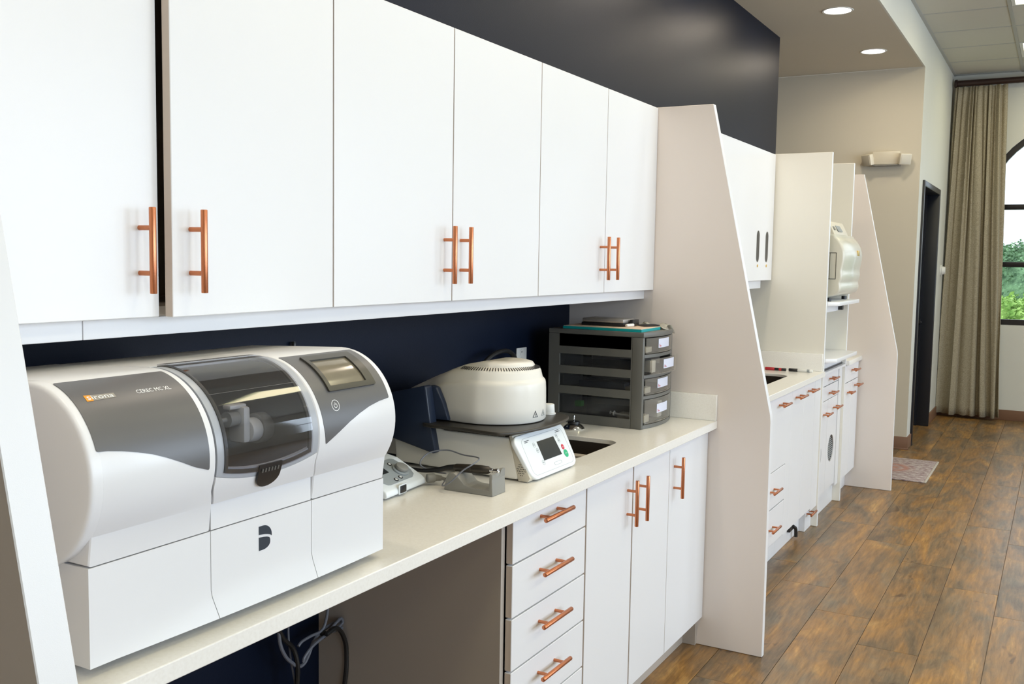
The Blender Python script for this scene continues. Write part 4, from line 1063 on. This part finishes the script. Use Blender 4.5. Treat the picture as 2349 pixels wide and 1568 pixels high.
# warning triangles on the dome front
for a_deg, m_ in ((-10.5, 'navyp'), (6.5, 'lgrey')):
    b_ = B(); hgt = .020; hw = .0115
    holed(b_, [(-hw, 0), (hw, 0), (0, hgt)], [[(-hw * .72, .0016), (hw * .72, .0016), (0, hgt * .83)]], 'z', 0, .0003)
    box(b_, -.0009, .0009, .0045, .0105, 0, .0003); box(b_, -.0009, .0009, .0022, .0036, 0, .0003)
    a = math.radians(a_deg); px_, py_ = .385 + .1524 * math.cos(a), 2.53 + .1504 * math.sin(a)
    Rm = Matrix(((-math.sin(a), 0, math.cos(a), px_), (math.cos(a), 0, math.sin(a), py_), (0, 1, 0, 1.0755), (0, 0, 0, 1)))
    for v in b_.verts: v.co = Rm @ v.co
    obj('warning_sign', b_, m_, head, smooth=0)
# blue rear cover
b_ = B(); prism(b_, [(.095, 1.125), (.255, 1.164), (.262, 1.160), (.279, 1.0564), (.297, .972), (.290, .968), (.095, 1.010)], 'y', 2.336, 2.372, bev=.004)
obj('rear_cover', b_, 'fblue', fur, smooth=40, label='dark blue rear side cover')
b_ = B(); prism(b_, [(.10, 1.122), (.258, 1.162), (.275, 1.157), (.300, 1.11), (.318, 1.062), (.10, 1.062)], 'y', 2.3725, 2.395, bev=.005); obj('rear_cover', b_, 'fblue', fur, smooth=40)
b_ = B(); prism(b_, [(.095, 1.125), (.255, 1.164), (.262, 1.160), (.279, 1.0564), (.297, .972), (.290, .968), (.095, 1.010)], 'y', 2.688, 2.724, bev=.004); obj('rear_cover', b_, 'fblue', fur, smooth=40)
b_ = B(); prism(b_, [(.062, .935), (.139, .935), (.139, 1.047), (.10, 1.12), (.075, 1.12), (.062, 1.05)], 'y', 2.40, 2.66, bev=.006); obj('rear_housing', b_, 'fcream', fur, smooth=40)
for x in (.17, .50):
    for y in (2.41, 2.63):
        b_ = B(); cyl(b_, (x, y, .9152), (x, y, .928), .014, n=16); obj('foot', b_, 'black', fur)
b_ = B(); cyl(b_, (.483, 2.690, 1.0562), (.483, 2.690, 1.060), .022, n=24); cyl(b_, (.483, 2.690, 1.060), (.483, 2.690, 1.088), .0185, .0170, n=24, bev=.002)
tag(obj('crucible_stand', b_, 'wht', None), 'small white cylinder standing on the dark tray behind the furnace head', 'crucible')

# cable loop and outlet on the navy wall
t = thing('outlet', 'white wall outlet on the dark backsplash behind the furnace', 'outlet', (.046, 3.30, 1.16))
b_ = B(); box(b_, .0455, .0510, 3.262, 3.340, 1.128, 1.194, bev=.002); obj('cover_plate', b_, 'wht', t)
for z in (1.176, 1.146):
    b_ = B(); cyl(b_, (.0508, 3.30, z), (.0525, 3.30, z), .013, n=20)
    for dy in (-.005, .005): box(b_, .0524, .0529, 3.30 + dy - .001, 3.30 + dy + .001, z - .001, z + .006, mi=1)
    obj('socket', b_, ['wht', 'black'], t)
b_ = B(); tube(b_, [(.09, 2.85, 1.06), (.10, 2.90, 1.145), (.11, 2.97, 1.192), (.11, 3.06, 1.203), (.10, 3.14, 1.183), (.085, 3.22, 1.12), (.08, 3.25, 1.02), (.09, 3.20, .924)], .0085, n=10)
tag(obj('power_cable', b_, 'cableb', None), 'black cable looping up behind the furnace head', 'cable')
b_ = B(); tube(b_, [(.12, 1.70, .925), (.058, 1.90, 1.02), (.056, 2.00, 1.20), (.056, 2.008, 1.285), (.054, 2.010, 1.302)], .006, n=8)
tag(obj('power_cable', b_, 'cableb', None), 'short black cable end against the backsplash above the milling machine', 'cable')
t = thing('hose_connector', 'dark blue capped fitting peeking out between milling machine and furnace', 'fitting', (.08, 2.40, 1.10))
b_ = B(); cyl(b_, (.100, 2.296, 1.161), (.082, 2.316, 1.155), .017, bev=.003); obj('cap', b_, 'fblue', t)
b_ = B(); cyl(b_, (.082, 2.316, 1.155), (.064, 2.334, 1.149), .0125, bev=.002); tube(b_, [(.066, 2.332, 1.149), (.056, 2.338, 1.10), (.056, 2.325, 1.0), (.058, 2.32, .925)], .008, n=8); obj('body', b_, 'cableg', t)

# ================================================================== HANDPIECE CONTROL UNIT
cu = thing('handpiece_control_unit', 'small white and grey handpiece control box right of the milling machine', 'control box', (.28, 2.10, .9155))
cprof = [(.205, .919), (.378, .919), (.384, .924), (.381, .936), (.368, .945), (.292, .985), (.250, .994), (.215, .990), (.203, .975)]
UN = Matrix.Translation((.385, 2.017, 0)) @ Matrix.Rotation(math.radians(5), 4, 'Z') @ Matrix.Translation((-.385, -2.017, 0))
b_ = B(); prism(b_, cprof, 'y', 1.985, 2.187, bev=.007, seg=3, mt=UN); obj('case', b_, 'fwhite', cu, smooth=50)
sd = Vector((-.076, 0, .040)).normalized(); sn = Vector((.040, 0, .076)).normalized()
CM = UN @ Matrix(((0, sd.x, sn.x, .368), (1, 0, 0, 0), (0, sd.z, sn.z, .945), (0, 0, 0, 1)))
def cpan(outl, h0, h1, bev=0):
    b_ = B(); prism(b_, outl, 'z', h0, h1, bev=bev, bevcap=True, seg=2)
    for v in b_.verts: v.co = CM @ v.co
    return b_
obj('face_plate', cpan([(2.022, .003), (2.030, .001), (2.140, .001), (2.160, .010), (2.170, .028), (2.158, .082), (2.145, .088), (2.005, .088), (2.000, .080), (2.000, .030)], .0003, .0016, .0006), 'lgrey', cu, smooth=30)
b_ = cpan(ellipse(2.128, .036, .026, .024, 32), .0016, .006, .002); kb = obj('speed_knob', b_, 'lgrey', cu)
b_ = cpan(ellipse(2.128, .036, .020, .0185, 32), .0062, .017, .004); obj('knob_cap', b_, 'grey', kb)
obj('display', cpan([(2.048, .042), (2.078, .042), (2.078, .062), (2.048, .062)], .0016, .0024), 'lcd', cu, smooth=0)
for (a, b) in ((2.070, .011), (2.096, .014), (2.118, .068)):
    kk = obj('key', cpan(ellipse(a, b, .0075, .0065, 20), .0016, .0026), 'black', cu); obj('key_cap', cpan(ellipse(a, b, .0045, .0038, 16), .0026, .0032), 'wht', kk)
obj('key', cpan(ellipse(2.026, .044, .0085, .0075, 20), .0016, .0030), 'wht', cu)
b_ = B(); box(b_, .3835, .3865, 2.040, 2.078, .9205, .9455, bev=.001, mt=UN); sw = obj('switch_frame', b_, 'fwhite', cu)
b_ = B(); box(b_, .3866, .3895, 2.044, 2.072, .9235, .9425, bev=.001, mt=UN); obj('rocker_switch', b_, 'black', sw)
for x in (.23, .36):
    for y in (2.01, 2.165):
        b_ = B(); cyl(b_, tuple(UN @ Vector((x, y, .9152))), tuple(UN @ Vector((x, y, .921))), .008, n=12); obj('foot', b_, 'black', cu)
b_ = B(); cyl(b_, (.372, 2.185, .935), (.385, 2.203, .935), .0125, bev=.002); cyl(b_, (.385, 2.203, .935), (.400, 2.215, .9335), .009, .007); 
cyl(b_, (.400, 2.215, .9335), (.415, 2.213, .932), .005); plug = obj('plug', b_, 'grey', cu)
b_ = B(); tube(b_, [(.414, 2.213, .932), (.445, 2.150, .931), (.480, 2.135, .948), (.510, 2.148, .980), (.530, 2.165, .996), (.512, 2.225, 1.00), (.44, 2.26, .995), (.38, 2.27, 1.0), (.335, 2.245, .990), (.328, 2.215, .965), (.36, 2.22, .948), (.41, 2.222, .946)], .0020, n=8)
obj('cord', b_, 'cableg', cu, label='thin grey looping cord')
# handpiece stand
st = thing('handpiece_stand', 'grey angular handpiece stand with a notched upright on the worktop', 'stand', (.51, 2.20, .9155))
sprof = [(.437, .9155), (.588, .9155), (.585, .973), (.5775, .975), (.5765, .930), (.515, .932), (.500, .936), (.478, .958), (.466, .964), (.452, .962), (.443, .950)]
b_ = B(); prism(b_, sprof, 'y', 2.170, 2.238, bev=.0015)
obj('frame', b_, 'grey', st, smooth=30)
b_ = B(); holed(b_, [(2.1705, .9722), (2.190, .9735), (2.196, .966), (2.204, .9635), (2.213, .968), (2.217, .978), (2.224, .981), (2.2375, .980), (2.2375, .9600), (2.1705, .9600)], [], 'x', .5775, .5862); obj('notch_upright', b_, 'grey', st, smooth=20)
hp = thing('handpiece', 'dark bronze handpiece lying in the grey stand', 'handpiece', (.50, 2.205, .955))
hm = Matrix.Translation((.448, 2.205, .9710)) @ Vector((.130, 0, .0060)).to_track_quat('Z', 'Y').to_matrix().to_4x4()
b_ = B(); lathe(b_, [(0, 0), (.0085, .001), (.0105, .006), (.0115, .03), (.0120, .055), (.0115, .0555), (.0115, .057), (.0120, .0575), (.0120, .085), (.0105, .105), (.0070, .112), (0, .113)], hm, 28); obj('grip', b_, 'hand', hp)
b_ = B(); lathe(b_, [(0, .112), (.0062, .112), (.0058, .120), (.0048, .1205), (.0048, .128), (.0060, .129), (.0060, .137), (.0035, .138), (0, .136)], hm, 20); obj('nose', b_, 'chrome', hp)
b_ = B(); tube(b_, [(.450, 2.205, .971), (.425, 2.205, .967), (.395, 2.205, .958), (.35, 2.20, .951), (.30, 2.205, .950)], lambda t: .0085 - .004 * t, n=10); obj('hose', b_, 'cableb', hp)
b_ = B(); tube(b_, [(.30, 2.2, .949), (.22, 2.235, .93), (.15, 2.26, .925), (.10, 2.24, .925)], .0045, n=8); obj('hose', b_, 'cableb', hp)

# ================================================================== DRAWER ORGANISER
og = thing('drawer_organizer', 'smoky grey four-drawer plastic organizer standing against the tall end panel', 'organizer', (.33, 3.5, .9155))
OY0, OY1, OXB, OXF, OZ0, OZ1 = 3.345, 3.652, .145, .530, .9155, 1.273
b_ = B()
zsl = [(1.2545, OZ1), (1.1790, 1.2075), (1.1035, 1.1330), (1.0260, 1.0560), (OZ0, .9500)]
winz = [(1.2075, 1.2545), (1.1330, 1.1790), (1.0560, 1.1035), (.9500, 1.0260)]
for yy0, yy1 in ((OY0, OY0 + .010), (OY1 - .010, OY1)):
    holed(b_, [(OXB, OZ0), (.4878, OZ0), (.4878, OZ1 - .0186), (OXB, OZ1 - .0186)], [[(.190, a), (.484, a), (.484, c), (.190, c)] for a, c in winz], 'y', yy0, yy1)
def bow(y, x=OXF, k=.022): t = (y - (OY0 + OY1) / 2) / ((OY1 - OY0) / 2); return x + k * (1 - t * t)
def bowpoly(xb, x=OXF, k=.022, y0=OY0, y1=OY1, n=12): return [(xb, y1), (xb, y0)] + [(bow(y0 + (y1 - y0) * i / n, x, k), y0 + (y1 - y0) * i / n) for i in range(n + 1)]
prism(b_, bowpoly(OXB, OXF + .002), 'z', OZ1 - .0185, OZ1, bev=.003, bevcap=True)
for a, c in zsl[1:]: prism(b_, bowpoly(.46, OXF - .001, .022, OY0 + .0102, OY1 - .0102), 'z', a if a != OZ0 else OZ0, (a + .012) if a != OZ0 else OZ0 + .014)
box(b_, OXB, OXB + .008, OY0 + .010, OY1 - .010, OZ0, OZ1 - .02)
for a, c in zsl[1:4]: box(b_, OXB + .008, .46, OY0 + .010, OY1 - .010, a, a + .004)
box(b_, OXB + .008, .46, OY0 + .010, OY1 - .010, OZ0, OZ0 + .004)
for yy in (OY0, OY1 - .020): box(b_, .488, OXF + .001, yy, yy + .020, OZ0, OZ1 - .0187, bev=.0025)
obj('frame', b_, 'org', og, smooth=30)
dz = [(1.1922, 1.2535), (1.1163, 1.1780), (1.0392, 1.1025), (.9310, 1.0250)]
for i, (a, c) in enumerate(dz):
    so = .022 if i == 1 else 0
    b_ = B(); y0, y1 = OY0 + .021, OY1 - .021
    outer = bowpoly(OXF - .006 + so, OXF + .002 + so, .021, y0, y1)
    inner = [(x - .0025, y) for x, y in bowpoly(OXF - .004 + so, OXF + .002 + so, .021, y0 + .003, y1 - .003)]
    # curved clear front: thin shell
    n = 12; A_ = [(bow(y0 + (y1 - y0) * k / n, OXF + so, .021), y0 + (y1 - y0) * k / n) for k in range(n + 1)]
    poly = A_ + [(x - .0025, y) for x, y in A_[::-1]]
    prism(b_, poly, 'z', a + .002, c - .002)
    fl = [(x + .006, y) for x, y in A_[3:10]] + [(x, y) for x, y in A_[3:10][::-1]]
    prism(b_, fl, 'z', a + .004, a + .007)
    dd = obj('drawer', b_, 'clear', og, smooth=30, label='clear drawer slightly pulled out' if i == 1 else 'clear plastic drawer')
    b_ = B(); box(b_, .18 + so, OXF - .002 + so, y0 + .002, y0 + .0035, a + .002, c - .008); box(b_, .18 + so, OXF - .002 + so, y1 - .0035, y1 - .002, a + .002, c - .008); box(b_, .18 + so, OXF - .002 + so, y0 + .0035, y1 - .0035, a + .002, a + .0035)
    obj('drawer_tray', b_, 'cleard', dd, smooth=0)
    ly = 3.502 + .0; lz = (c - .008) if i < 3 else 1.000
    b_ = B(); pts = [(bow(3.452 + .112 * k / 4, OXF + so, .021) + .0004, 3.452 + .112 * k / 4) for k in range(5)]
    prism(b_, pts + [(x + .0006, y) for x, y in pts[::-1]], 'z', lz - .034, lz); lb = obj('label_card', b_, 'label', dd, smooth=0)
    b_ = B()
    for k, (w_, h_) in enumerate(((.004, .010), (.004, .006), (.003, .004))):
        yy = 3.460 + .0075 * k; box(b_, bow(yy, OXF + so, .021) + .0010, bow(yy, OXF + so, .021) + .0014, yy, yy + w_, lz - .030, lz - .030 + h_)
    obj('print_mark', b_, 'mred', lb, smooth=0)
# contents of the drawers
def content(lab, cat, name, m_, x0, x1, y0, y1, z0, z1, bev=.002):
    b_ = B(); box(b_, x0, x1, y0, y1, z0, z1, bev=bev); tag(obj(name, b_, m_, None), lab, cat)
content('white printed carton at the front of the pulled-out organizer drawer', 'box', 'carton', 'fcream', .505, .545, 3.405, 3.440, 1.1215, 1.166)
content('dark carton beside the white one in the pulled-out organizer drawer', 'box', 'carton', 'navyp', .42, .50, 3.385, 3.425, 1.1215, 1.165)
content('beige tray insert at the front of the top organizer drawer', 'tray', 'tray_insert', 'tan', .42, .528, 3.380, 3.440, 1.1965, 1.2165)
content('beige tray insert at the front of the third organizer drawer', 'tray', 'tray_insert', 'tan', .42, .528, 3.380, 3.440, 1.0437, 1.066)
content('beige tray insert at the front of the bottom organizer drawer', 'tray', 'tray_insert', 'tan', .42, .528, 3.380, 3.430, .9352, .963)
content('tan packet on the right in the bottom organizer drawer', 'packet', 'packet', 'fcream', .44, .52, 3.54, 3.585, .9352, .998)
content('grey packet in the middle of the top organizer drawer', 'packet', 'packet', 'lgrey', .25, .40, 3.40, 3.55, 1.1965, 1.222)
content('bright green packet seen through the side of the bottom organizer drawer', 'packet', 'packet', 'greenp', .245, .275, 3.372, 3.40, .975, .998, .004)
content('dark blue packet seen through the side of the third organizer drawer', 'packet', 'packet', 'fblue', .26, .45, 3.374, 3.42, 1.0437, 1.078, .003)
t = thing('syringe', 'thin white syringe lying in the bottom organizer drawer, seen through its side', 'syringe', (.44, 3.374, .9355))
b_ = B(); cyl(b_, (.41, 3.378, .962), (.465, 3.378, .957), .004, n=12); obj('barrel', b_, 'wht', t)
b_ = B(); cyl(b_, (.465, 3.378, .957), (.478, 3.378, .956), .002, n=8); cyl(b_, (.407, 3.378, .9623), (.410, 3.378, .962), .010, n=12); cyl(b_, (.395, 3.378, .9635), (.407, 3.378, .9623), .0022, n=8); cyl(b_, (.393, 3.378, .9637), (.395, 3.378, .9635), .007, n=12); obj('plunger', b_, 'wht', t)
# things on the organiser
t = thing('card_folder', 'teal-edged flat card box lying on top of the organizer', 'folder', (.38, 3.44, OZ1))
b_ = B(); box(b_, .20, .520, 3.352, 3.545, OZ1 + .0004, OZ1 + .0105, bev=.0006); obj('case', b_, 'teal', t, smooth=0)
b_ = B(); box(b_, .202, .5185, 3.3535, 3.5435, OZ1 + .0105, OZ1 + .0120, bev=.0003); obj('printed_cover', b_, 'paper', t, smooth=0)
t = thing('hard_case', 'silver box with black base on the teal card box', 'case', (.33, 3.47, OZ1 + .0125))
b_ = B(); box(b_, .245, .420, 3.42, 3.535, OZ1 + .0125, OZ1 + .0245, bev=.002); obj('base', b_, 'black', t)
b_ = B(); box(b_, .247, .419, 3.421, 3.534, OZ1 + .0247, OZ1 + .040, bev=.005); obj('lid', b_, 'silver', t)
b_ = B(); cyl(b_, (.432, 3.418, OZ1 + .0185), (.442, 3.462, OZ1 + .0185), .0058, bev=.001); tag(obj('small_tube', b_, 'wht', None), 'small white tube lying in front of the silver and black box', 'tube')
b_ = B(); box(b_, .425, .438, 3.468, 3.53, OZ1 + .0125, OZ1 + .037, bev=.002); tag(obj('black_block', b_, 'black', None), 'small black block against the front of the silver box', 'block')
b_ = B(); tube(b_, [(.455, 3.48, OZ1 + .018), (.48, 3.50, OZ1 + .017), (.50, 3.535, OZ1 + .016), (.51, 3.56, OZ1 + .014)], lambda q: .003 + .003 * math.sin(q * 3.1), n=8); tag(obj('applicator', b_, 'black', None), 'thin black applicator lying on the teal card box', 'tool')
b_ = B(); n1, n2 = 14, 8; g = []
for i in range(n1 + 1):
    row = []
    for j in range(n2 + 1):
        u, v_ = i / n1, j / n2
        x = .43 + .10 * v_ + .012 * math.sin(u * 7); y = 3.55 + .112 * u; z = OZ1 + .010 + .010 * math.sin(u * 5 + v_ * 4) + .006 * math.sin(v_ * 9 + u * 3)
        if u > .86: z -= (u - .86) * .22; 
        row.append(b_.verts.new((x, y, max(z, OZ1 + .001) if u < .93 else z)))
    g.append(row)
for a, b in zip(g, g[1:]):
    for j in range(n2): b_.faces.new((a[j], a[j + 1], b[j + 1], b[j]))
o = obj('plastic_bag', b_, 'bag', None, smooth=80); sm = o.modifiers.new('thick', 'SOLIDIFY'); sm.thickness = .0012; tag(o, 'crumpled cloudy plastic bag hanging over the right side of the organizer', 'bag')
# sink stopper
t = thing('sink_stopper', 'chrome sink stopper with upright pin beside the sink', 'stopper', (.315, 3.225, .9155))
Mt = Matrix.Translation((.315, 3.225, .9155))
b_ = B(); lathe(b_, [(0, 0), (.038, 0), (.040, .003), (.037, .008), (.028, .016), (.018, .019), (0, .019)], Mt, 36); obj('dome', b_, 'chrome', t)
b_ = B(); lathe(b_, [(0, .0192), (.022, .0192), (.023, .022), (.021, .028), (.010, .030), (0, .030)], Mt, 28); obj('seal', b_, 'black', t)
b_ = B(); cyl(b_, (.315, 3.225, .945), (.315, 3.225, .966), .003, n=12, bev=.001); obj('pin', b_, 'chrome', t)

# ================================================================== CABLES IN THE KNEE SPACE
def cab(pts, r, m_, lab):
    b_ = B(); tube(b_, pts, r, n=8); tag(obj('cable', b_, m_, None), lab, 'cable')
x = .12
cab([(.10, 1.85, .87), (.11, 1.86, .62), (x, 1.871, .573), (x, 1.895, .53), (x, 1.931, .492), (.125, 1.943, .44), (.12, 1.945, .36), (.12, 1.946, .20), (.10, 1.95, .01)], .0065, 'cableb', 'thick black cable hanging under the worktop on the left of the bundle')
cab([(.11, 1.87, .87), (x, 1.875, .65), (x, 1.876, .57), (x, 1.882, .52), (x, 1.902, .480), (x, 1.927, .454), (x, 1.952, .434), (x, 1.976, .436), (x, 1.994, .455), (x, 2.012, .482), (x, 2.044, .500), (.125, 2.09, .510), (.13, 2.135, .508), (.135, 2.165, .497), (.13, 2.118, .488), (.125, 2.055, .492), (.12, 2.02, .485)], .0050, 'cableg', 'grey cable hanging in a deep loop under the worktop')
cab([(.13, 2.085, .87), (.13, 2.075, .70), (.13, 2.062, .572), (.13, 2.050, .525), (.13, 2.030, .508), (.13, 1.99, .508), (.13, 1.955, .505), (.13, 1.94, .497)], .0040, 'cableg', 'thin grey cable arching over the left side of the cable bundle')
cab([(.14, 2.04, .496), (.14, 2.08, .515), (.14, 2.105, .522), (.14, 2.112, .508), (.14, 2.09, .500), (.14, 2.05, .497), (.14, 1.99, .485), (.14, 1.955, .466), (.14, 1.948, .452)], .0042, 'cableg', 'grey cable folded into a small bow in the cable bundle')
cab([(.15, 2.03, .503), (.15, 2.07, .508), (.15, 2.095, .487), (.15, 2.113, .450), (.15, 2.118, .41), (.15, 2.115, .36), (.14, 2.105, .25), (.12, 2.09, .01)], .0065, 'cableb', 'thick black cable hanging down in front of the drawer cabinet side')
cab([(.10, 1.94, .87), (.10, 1.938, .60), (.10, 1.935, .53), (.105, 1.938, .46), (.11, 1.96, .30), (.09, 1.97, .01)], .0028, 'cableg', 'thinnest grey cable hanging straight down behind the bundle')
b_ = B(); cyl(b_, (.13, 2.036, .494), (.13, 2.046, .500), .012, n=12); tag(obj('cable_tie', b_, 'cableb', None), 'black tie holding the cable bundle together', 'cable tie')

# ================================================================== FAR END
# emergency light
t = thing('emergency_light', 'cream twin-head emergency light on the short cream wall', 'light', (.535, YF, 2.34))
b_ = B(); box(b_, .425, .640, YF - .075, YF, 2.355, 2.462, bev=.008); bd = obj('case', b_, 'creamp', t)
b_ = B(); box(b_, .425, .640, YF - .080, YF - .002, 2.345, 2.3545, bev=.002); obj('base_rim', b_, 'grey', t)
for s_, xx in ((-1, .405), (1, .662)):
    b_ = B(); cyl(b_, (xx - s_ * .03, YF - .045, 2.415), (xx, YF - .055, 2.405), .028, .035, n=24, bev=.003)
    Rh = Matrix.Translation((xx + s_ * .015, YF - .075, 2.395)) @ Matrix.Rotation(s_ * math.radians(38), 4, 'Z') @ Matrix.Rotation(math.radians(14), 4, 'X')
    q = bmesh.new(); box(q, -.050, .050, -.020, .018, -.045, .045, bev=.006); merge(b_, q, mt=Rh); hd = obj('lamp_head', b_, 'creamp', t, smooth=40)
    q = bmesh.new(); box(q, -.042, .042, -.0225, -.0203, -.037, .037, bev=.001)
    for v in q.verts: v.co = Rh @ v.co
    obj('lens', q, 'tan', hd)
# curtain and rod
t = thing('curtain_rod', 'dark mahogany curtain rod under the ceiling above the linen curtain', 'curtain rod', (1.4, 10.82, 3.3))
b_ = B(); cyl(b_, (.850, 10.80, 3.335), (4.9, 10.80, 3.335), .030, n=20); obj('rod', b_, 'rod', t)
b_ = B(); lathe(b_, [(0, 0), (.034, .002), (.040, .012), (.040, .028), (.030, .034), (.030, .045)], Matrix.Translation((.806, 10.80, 3.335)) @ Matrix.Rotation(math.pi / 2, 4, 'Y'), 24); obj('end_cap', b_, 'rod', t)
for x in (1.36, 4.6):
    b_ = B(); box(b_, x - .012, x + .012, 10.82, YE, 3.325, 3.345); obj('bracket', b_, 'rod', t)
def curtain(x_top0, x_top1, x_bot0, x_bot1, lab):
    b_ = B(); NX, NZ = 260, 40; ph = random.random() * 6; g = []
    for k in range(NZ + 1):
        v_ = k / NZ; z = 3.300 - v_ * 3.265; row = []
        x0_ = x_top0 + (x_bot0 - x_top0) * v_ ** .8; x1_ = x_top1 + (x_bot1 - x_top1) * v_ ** 1.1
        for i in range(NX + 1):
            u = i / NX
            uu = u + .018 * math.sin(v_ * 3.0 + u * 9) * v_
            uu += .10 * math.sin(u * 6.0 + .8) * v_ + .03 * math.sin(u * 17 + v_ * 2.0)
            dn = max(0, 1 - v_ * 1.15)
            fold = math.sin(uu * 2 * math.pi * 13 + ph) * .022 * (.30 + .70 * dn) * (.75 + .25 * math.sin(u * 23))
            fold += math.sin(uu * 2 * math.pi * 5.2 + 1.3 + .6 * v_) * (.010 + .030 * v_) + math.sin(uu * 2 * math.pi * 2.1 + .5) * .022 * v_
            pin = max(0, 1 - v_ * 16); fold *= 1 - .45 * pin
            row.append(b_.verts.new((x0_ + (x1_ - x0_) * u + .006 * math.cos(uu * 2 * math.pi * 11 + ph), 10.80 + fold, z + .004 * math.sin(u * 40))))
        g.append(row)
    for a, b in zip(g, g[1:]):
        for i in range(NX): b_.faces.new((a[i], a[i + 1], b[i + 1], b[i]))
    o = obj('curtain', b_, 'fabric', None, smooth=80); s2 = o.modifiers.new('thick', 'SOLIDIFY'); s2.thickness = .003; tag(o, lab, 'curtain'); return o
curtain(.822, 1.280, .795, 1.372, 'long pleated linen curtain hanging to the floor left of the arched window')
# round sensor on the wall beside the curtain
b_ = B(); cyl(b_, (XC, 10.60, 1.487), (XC + .012, 10.60, 1.487), .055, n=28, bev=.003); cyl(b_, (XC + .012, 10.60, 1.487), (XC + .045, 10.60, 1.487), .042, .036, n=28, bev=.005)
tag(obj('wall_dial', b_, 'wht', None), 'round white dial on the wall between the black door and the curtain', 'dial')
# rug
t = thing('rug', 'small faded purple and red rug on the wood floor past the far slanted panel', 'rug', (.80, 7.815, .0005))
b_ = B(); prism(b_, [(-.27, -.42), (.262, -.425), (.262, .42), (-.27, .42)], 'z', .0005, .007, bev=.002)
o = obj('pile', b_, 'rug', t); o.matrix_parent_inverse = Matrix.Identity(4); o.location = (.012, .005, 0)
b_ = B(); box(b_, 1.0745, 1.0895, 7.395, 8.24, .0005, .0075, bev=.002); obj('edge_strip', b_, 'fringe', t)

# ================================================================== OUTSIDE
def tree(lab, x, y, z0, h, r, m_, seed, n=9):
    rnd = random.Random(seed)
    t = thing('tree', lab, 'tree', (x, y, z0), 'trees outside the arched window')
    b_ = B(); tube(b_, [(x, y, z0), (x + .1, y, z0 + h * .3), (x, y + .1, z0 + h * .6)], lambda q: .22 * (1 - .5 * q), n=8); obj('trunk', b_, 'bark', t)
    core = B(); V = []; F = []
    for k in range(n):
        c = Vector((x + rnd.uniform(-1, 1) * r * .7, y + rnd.uniform(-1, 1) * r * .6, z0 + h - r * .8 + rnd.uniform(-1.3, .6) * r * .55)); rr = r * rnd.uniform(.45, .7)
        q = bmesh.new(); bmesh.ops.create_icosphere(q, subdivisions=2, radius=rr * .86)
        for v in q.verts: v.co += c
        merge(core, q)
        for j in range(2400):
            d = Vector((rnd.gauss(0, 1), rnd.gauss(0, 1), rnd.gauss(0, 1))).normalized()
            lump = 1 + .10 * math.sin(d.x * 8 + k) * math.sin(d.y * 7 + k) + .08 * math.sin(d.z * 11 + k)
            p = c + d * rr * lump * rnd.uniform(.86, 1.03)
            a = (d + Vector((rnd.uniform(-1, 1), rnd.uniform(-1, 1), rnd.uniform(-1, 1)))).normalized(); t1 = a.orthogonal().normalized(); t2 = a.cross(t1)
            sz = rnd.uniform(.028, .06); b0 = len(V)
            V += [p - t1 * sz, p - t2 * sz * .6, p + t1 * sz, p + t2 * sz * .6]; F.append((b0, b0 + 1, b0 + 2, b0 + 3))
    obj('crown', core, m_, t, smooth=0)
    me = bpy.data.meshes.new('leaves'); me.from_pydata(V, [], F); me.materials.append(M[m_])
    o = bpy.data.objects.new('leaves', me); COL.objects.link(o); o.parent = t; o.matrix_parent_inverse = Matrix.Translation((-x, -y, -z0)); o['kind'] = 'stuff'
bm = B(); box(bm, -30, 40, YE + 2, 90, -4.2, -4.0); o = struct('ground', bm, 'grass')
tree('tall mid-green tree seen through the arched window beside the curtain', .6, 27, -4, 6.3, 1.9, 'leaf1', 3, 14)
tree('second mid-green tree further right outside the arched window', 6.6, 28, -4, 6.6, 2.0, 'leaf1', 5, 10)
tree('tree at the left outside, hidden behind the curtain', -5.6, 29, -4, 6.6, 2.0, 'leaf1', 8, 9)
tree('bright yellow-green bush low in the arched window', 1.1, 18.5, -4, 5.05, 1.3, 'leaf2', 11, 14)
tree('bright green bush further right below the window line', 5.2, 19, -4, 5.0, 1.3, 'leaf2', 12, 9)
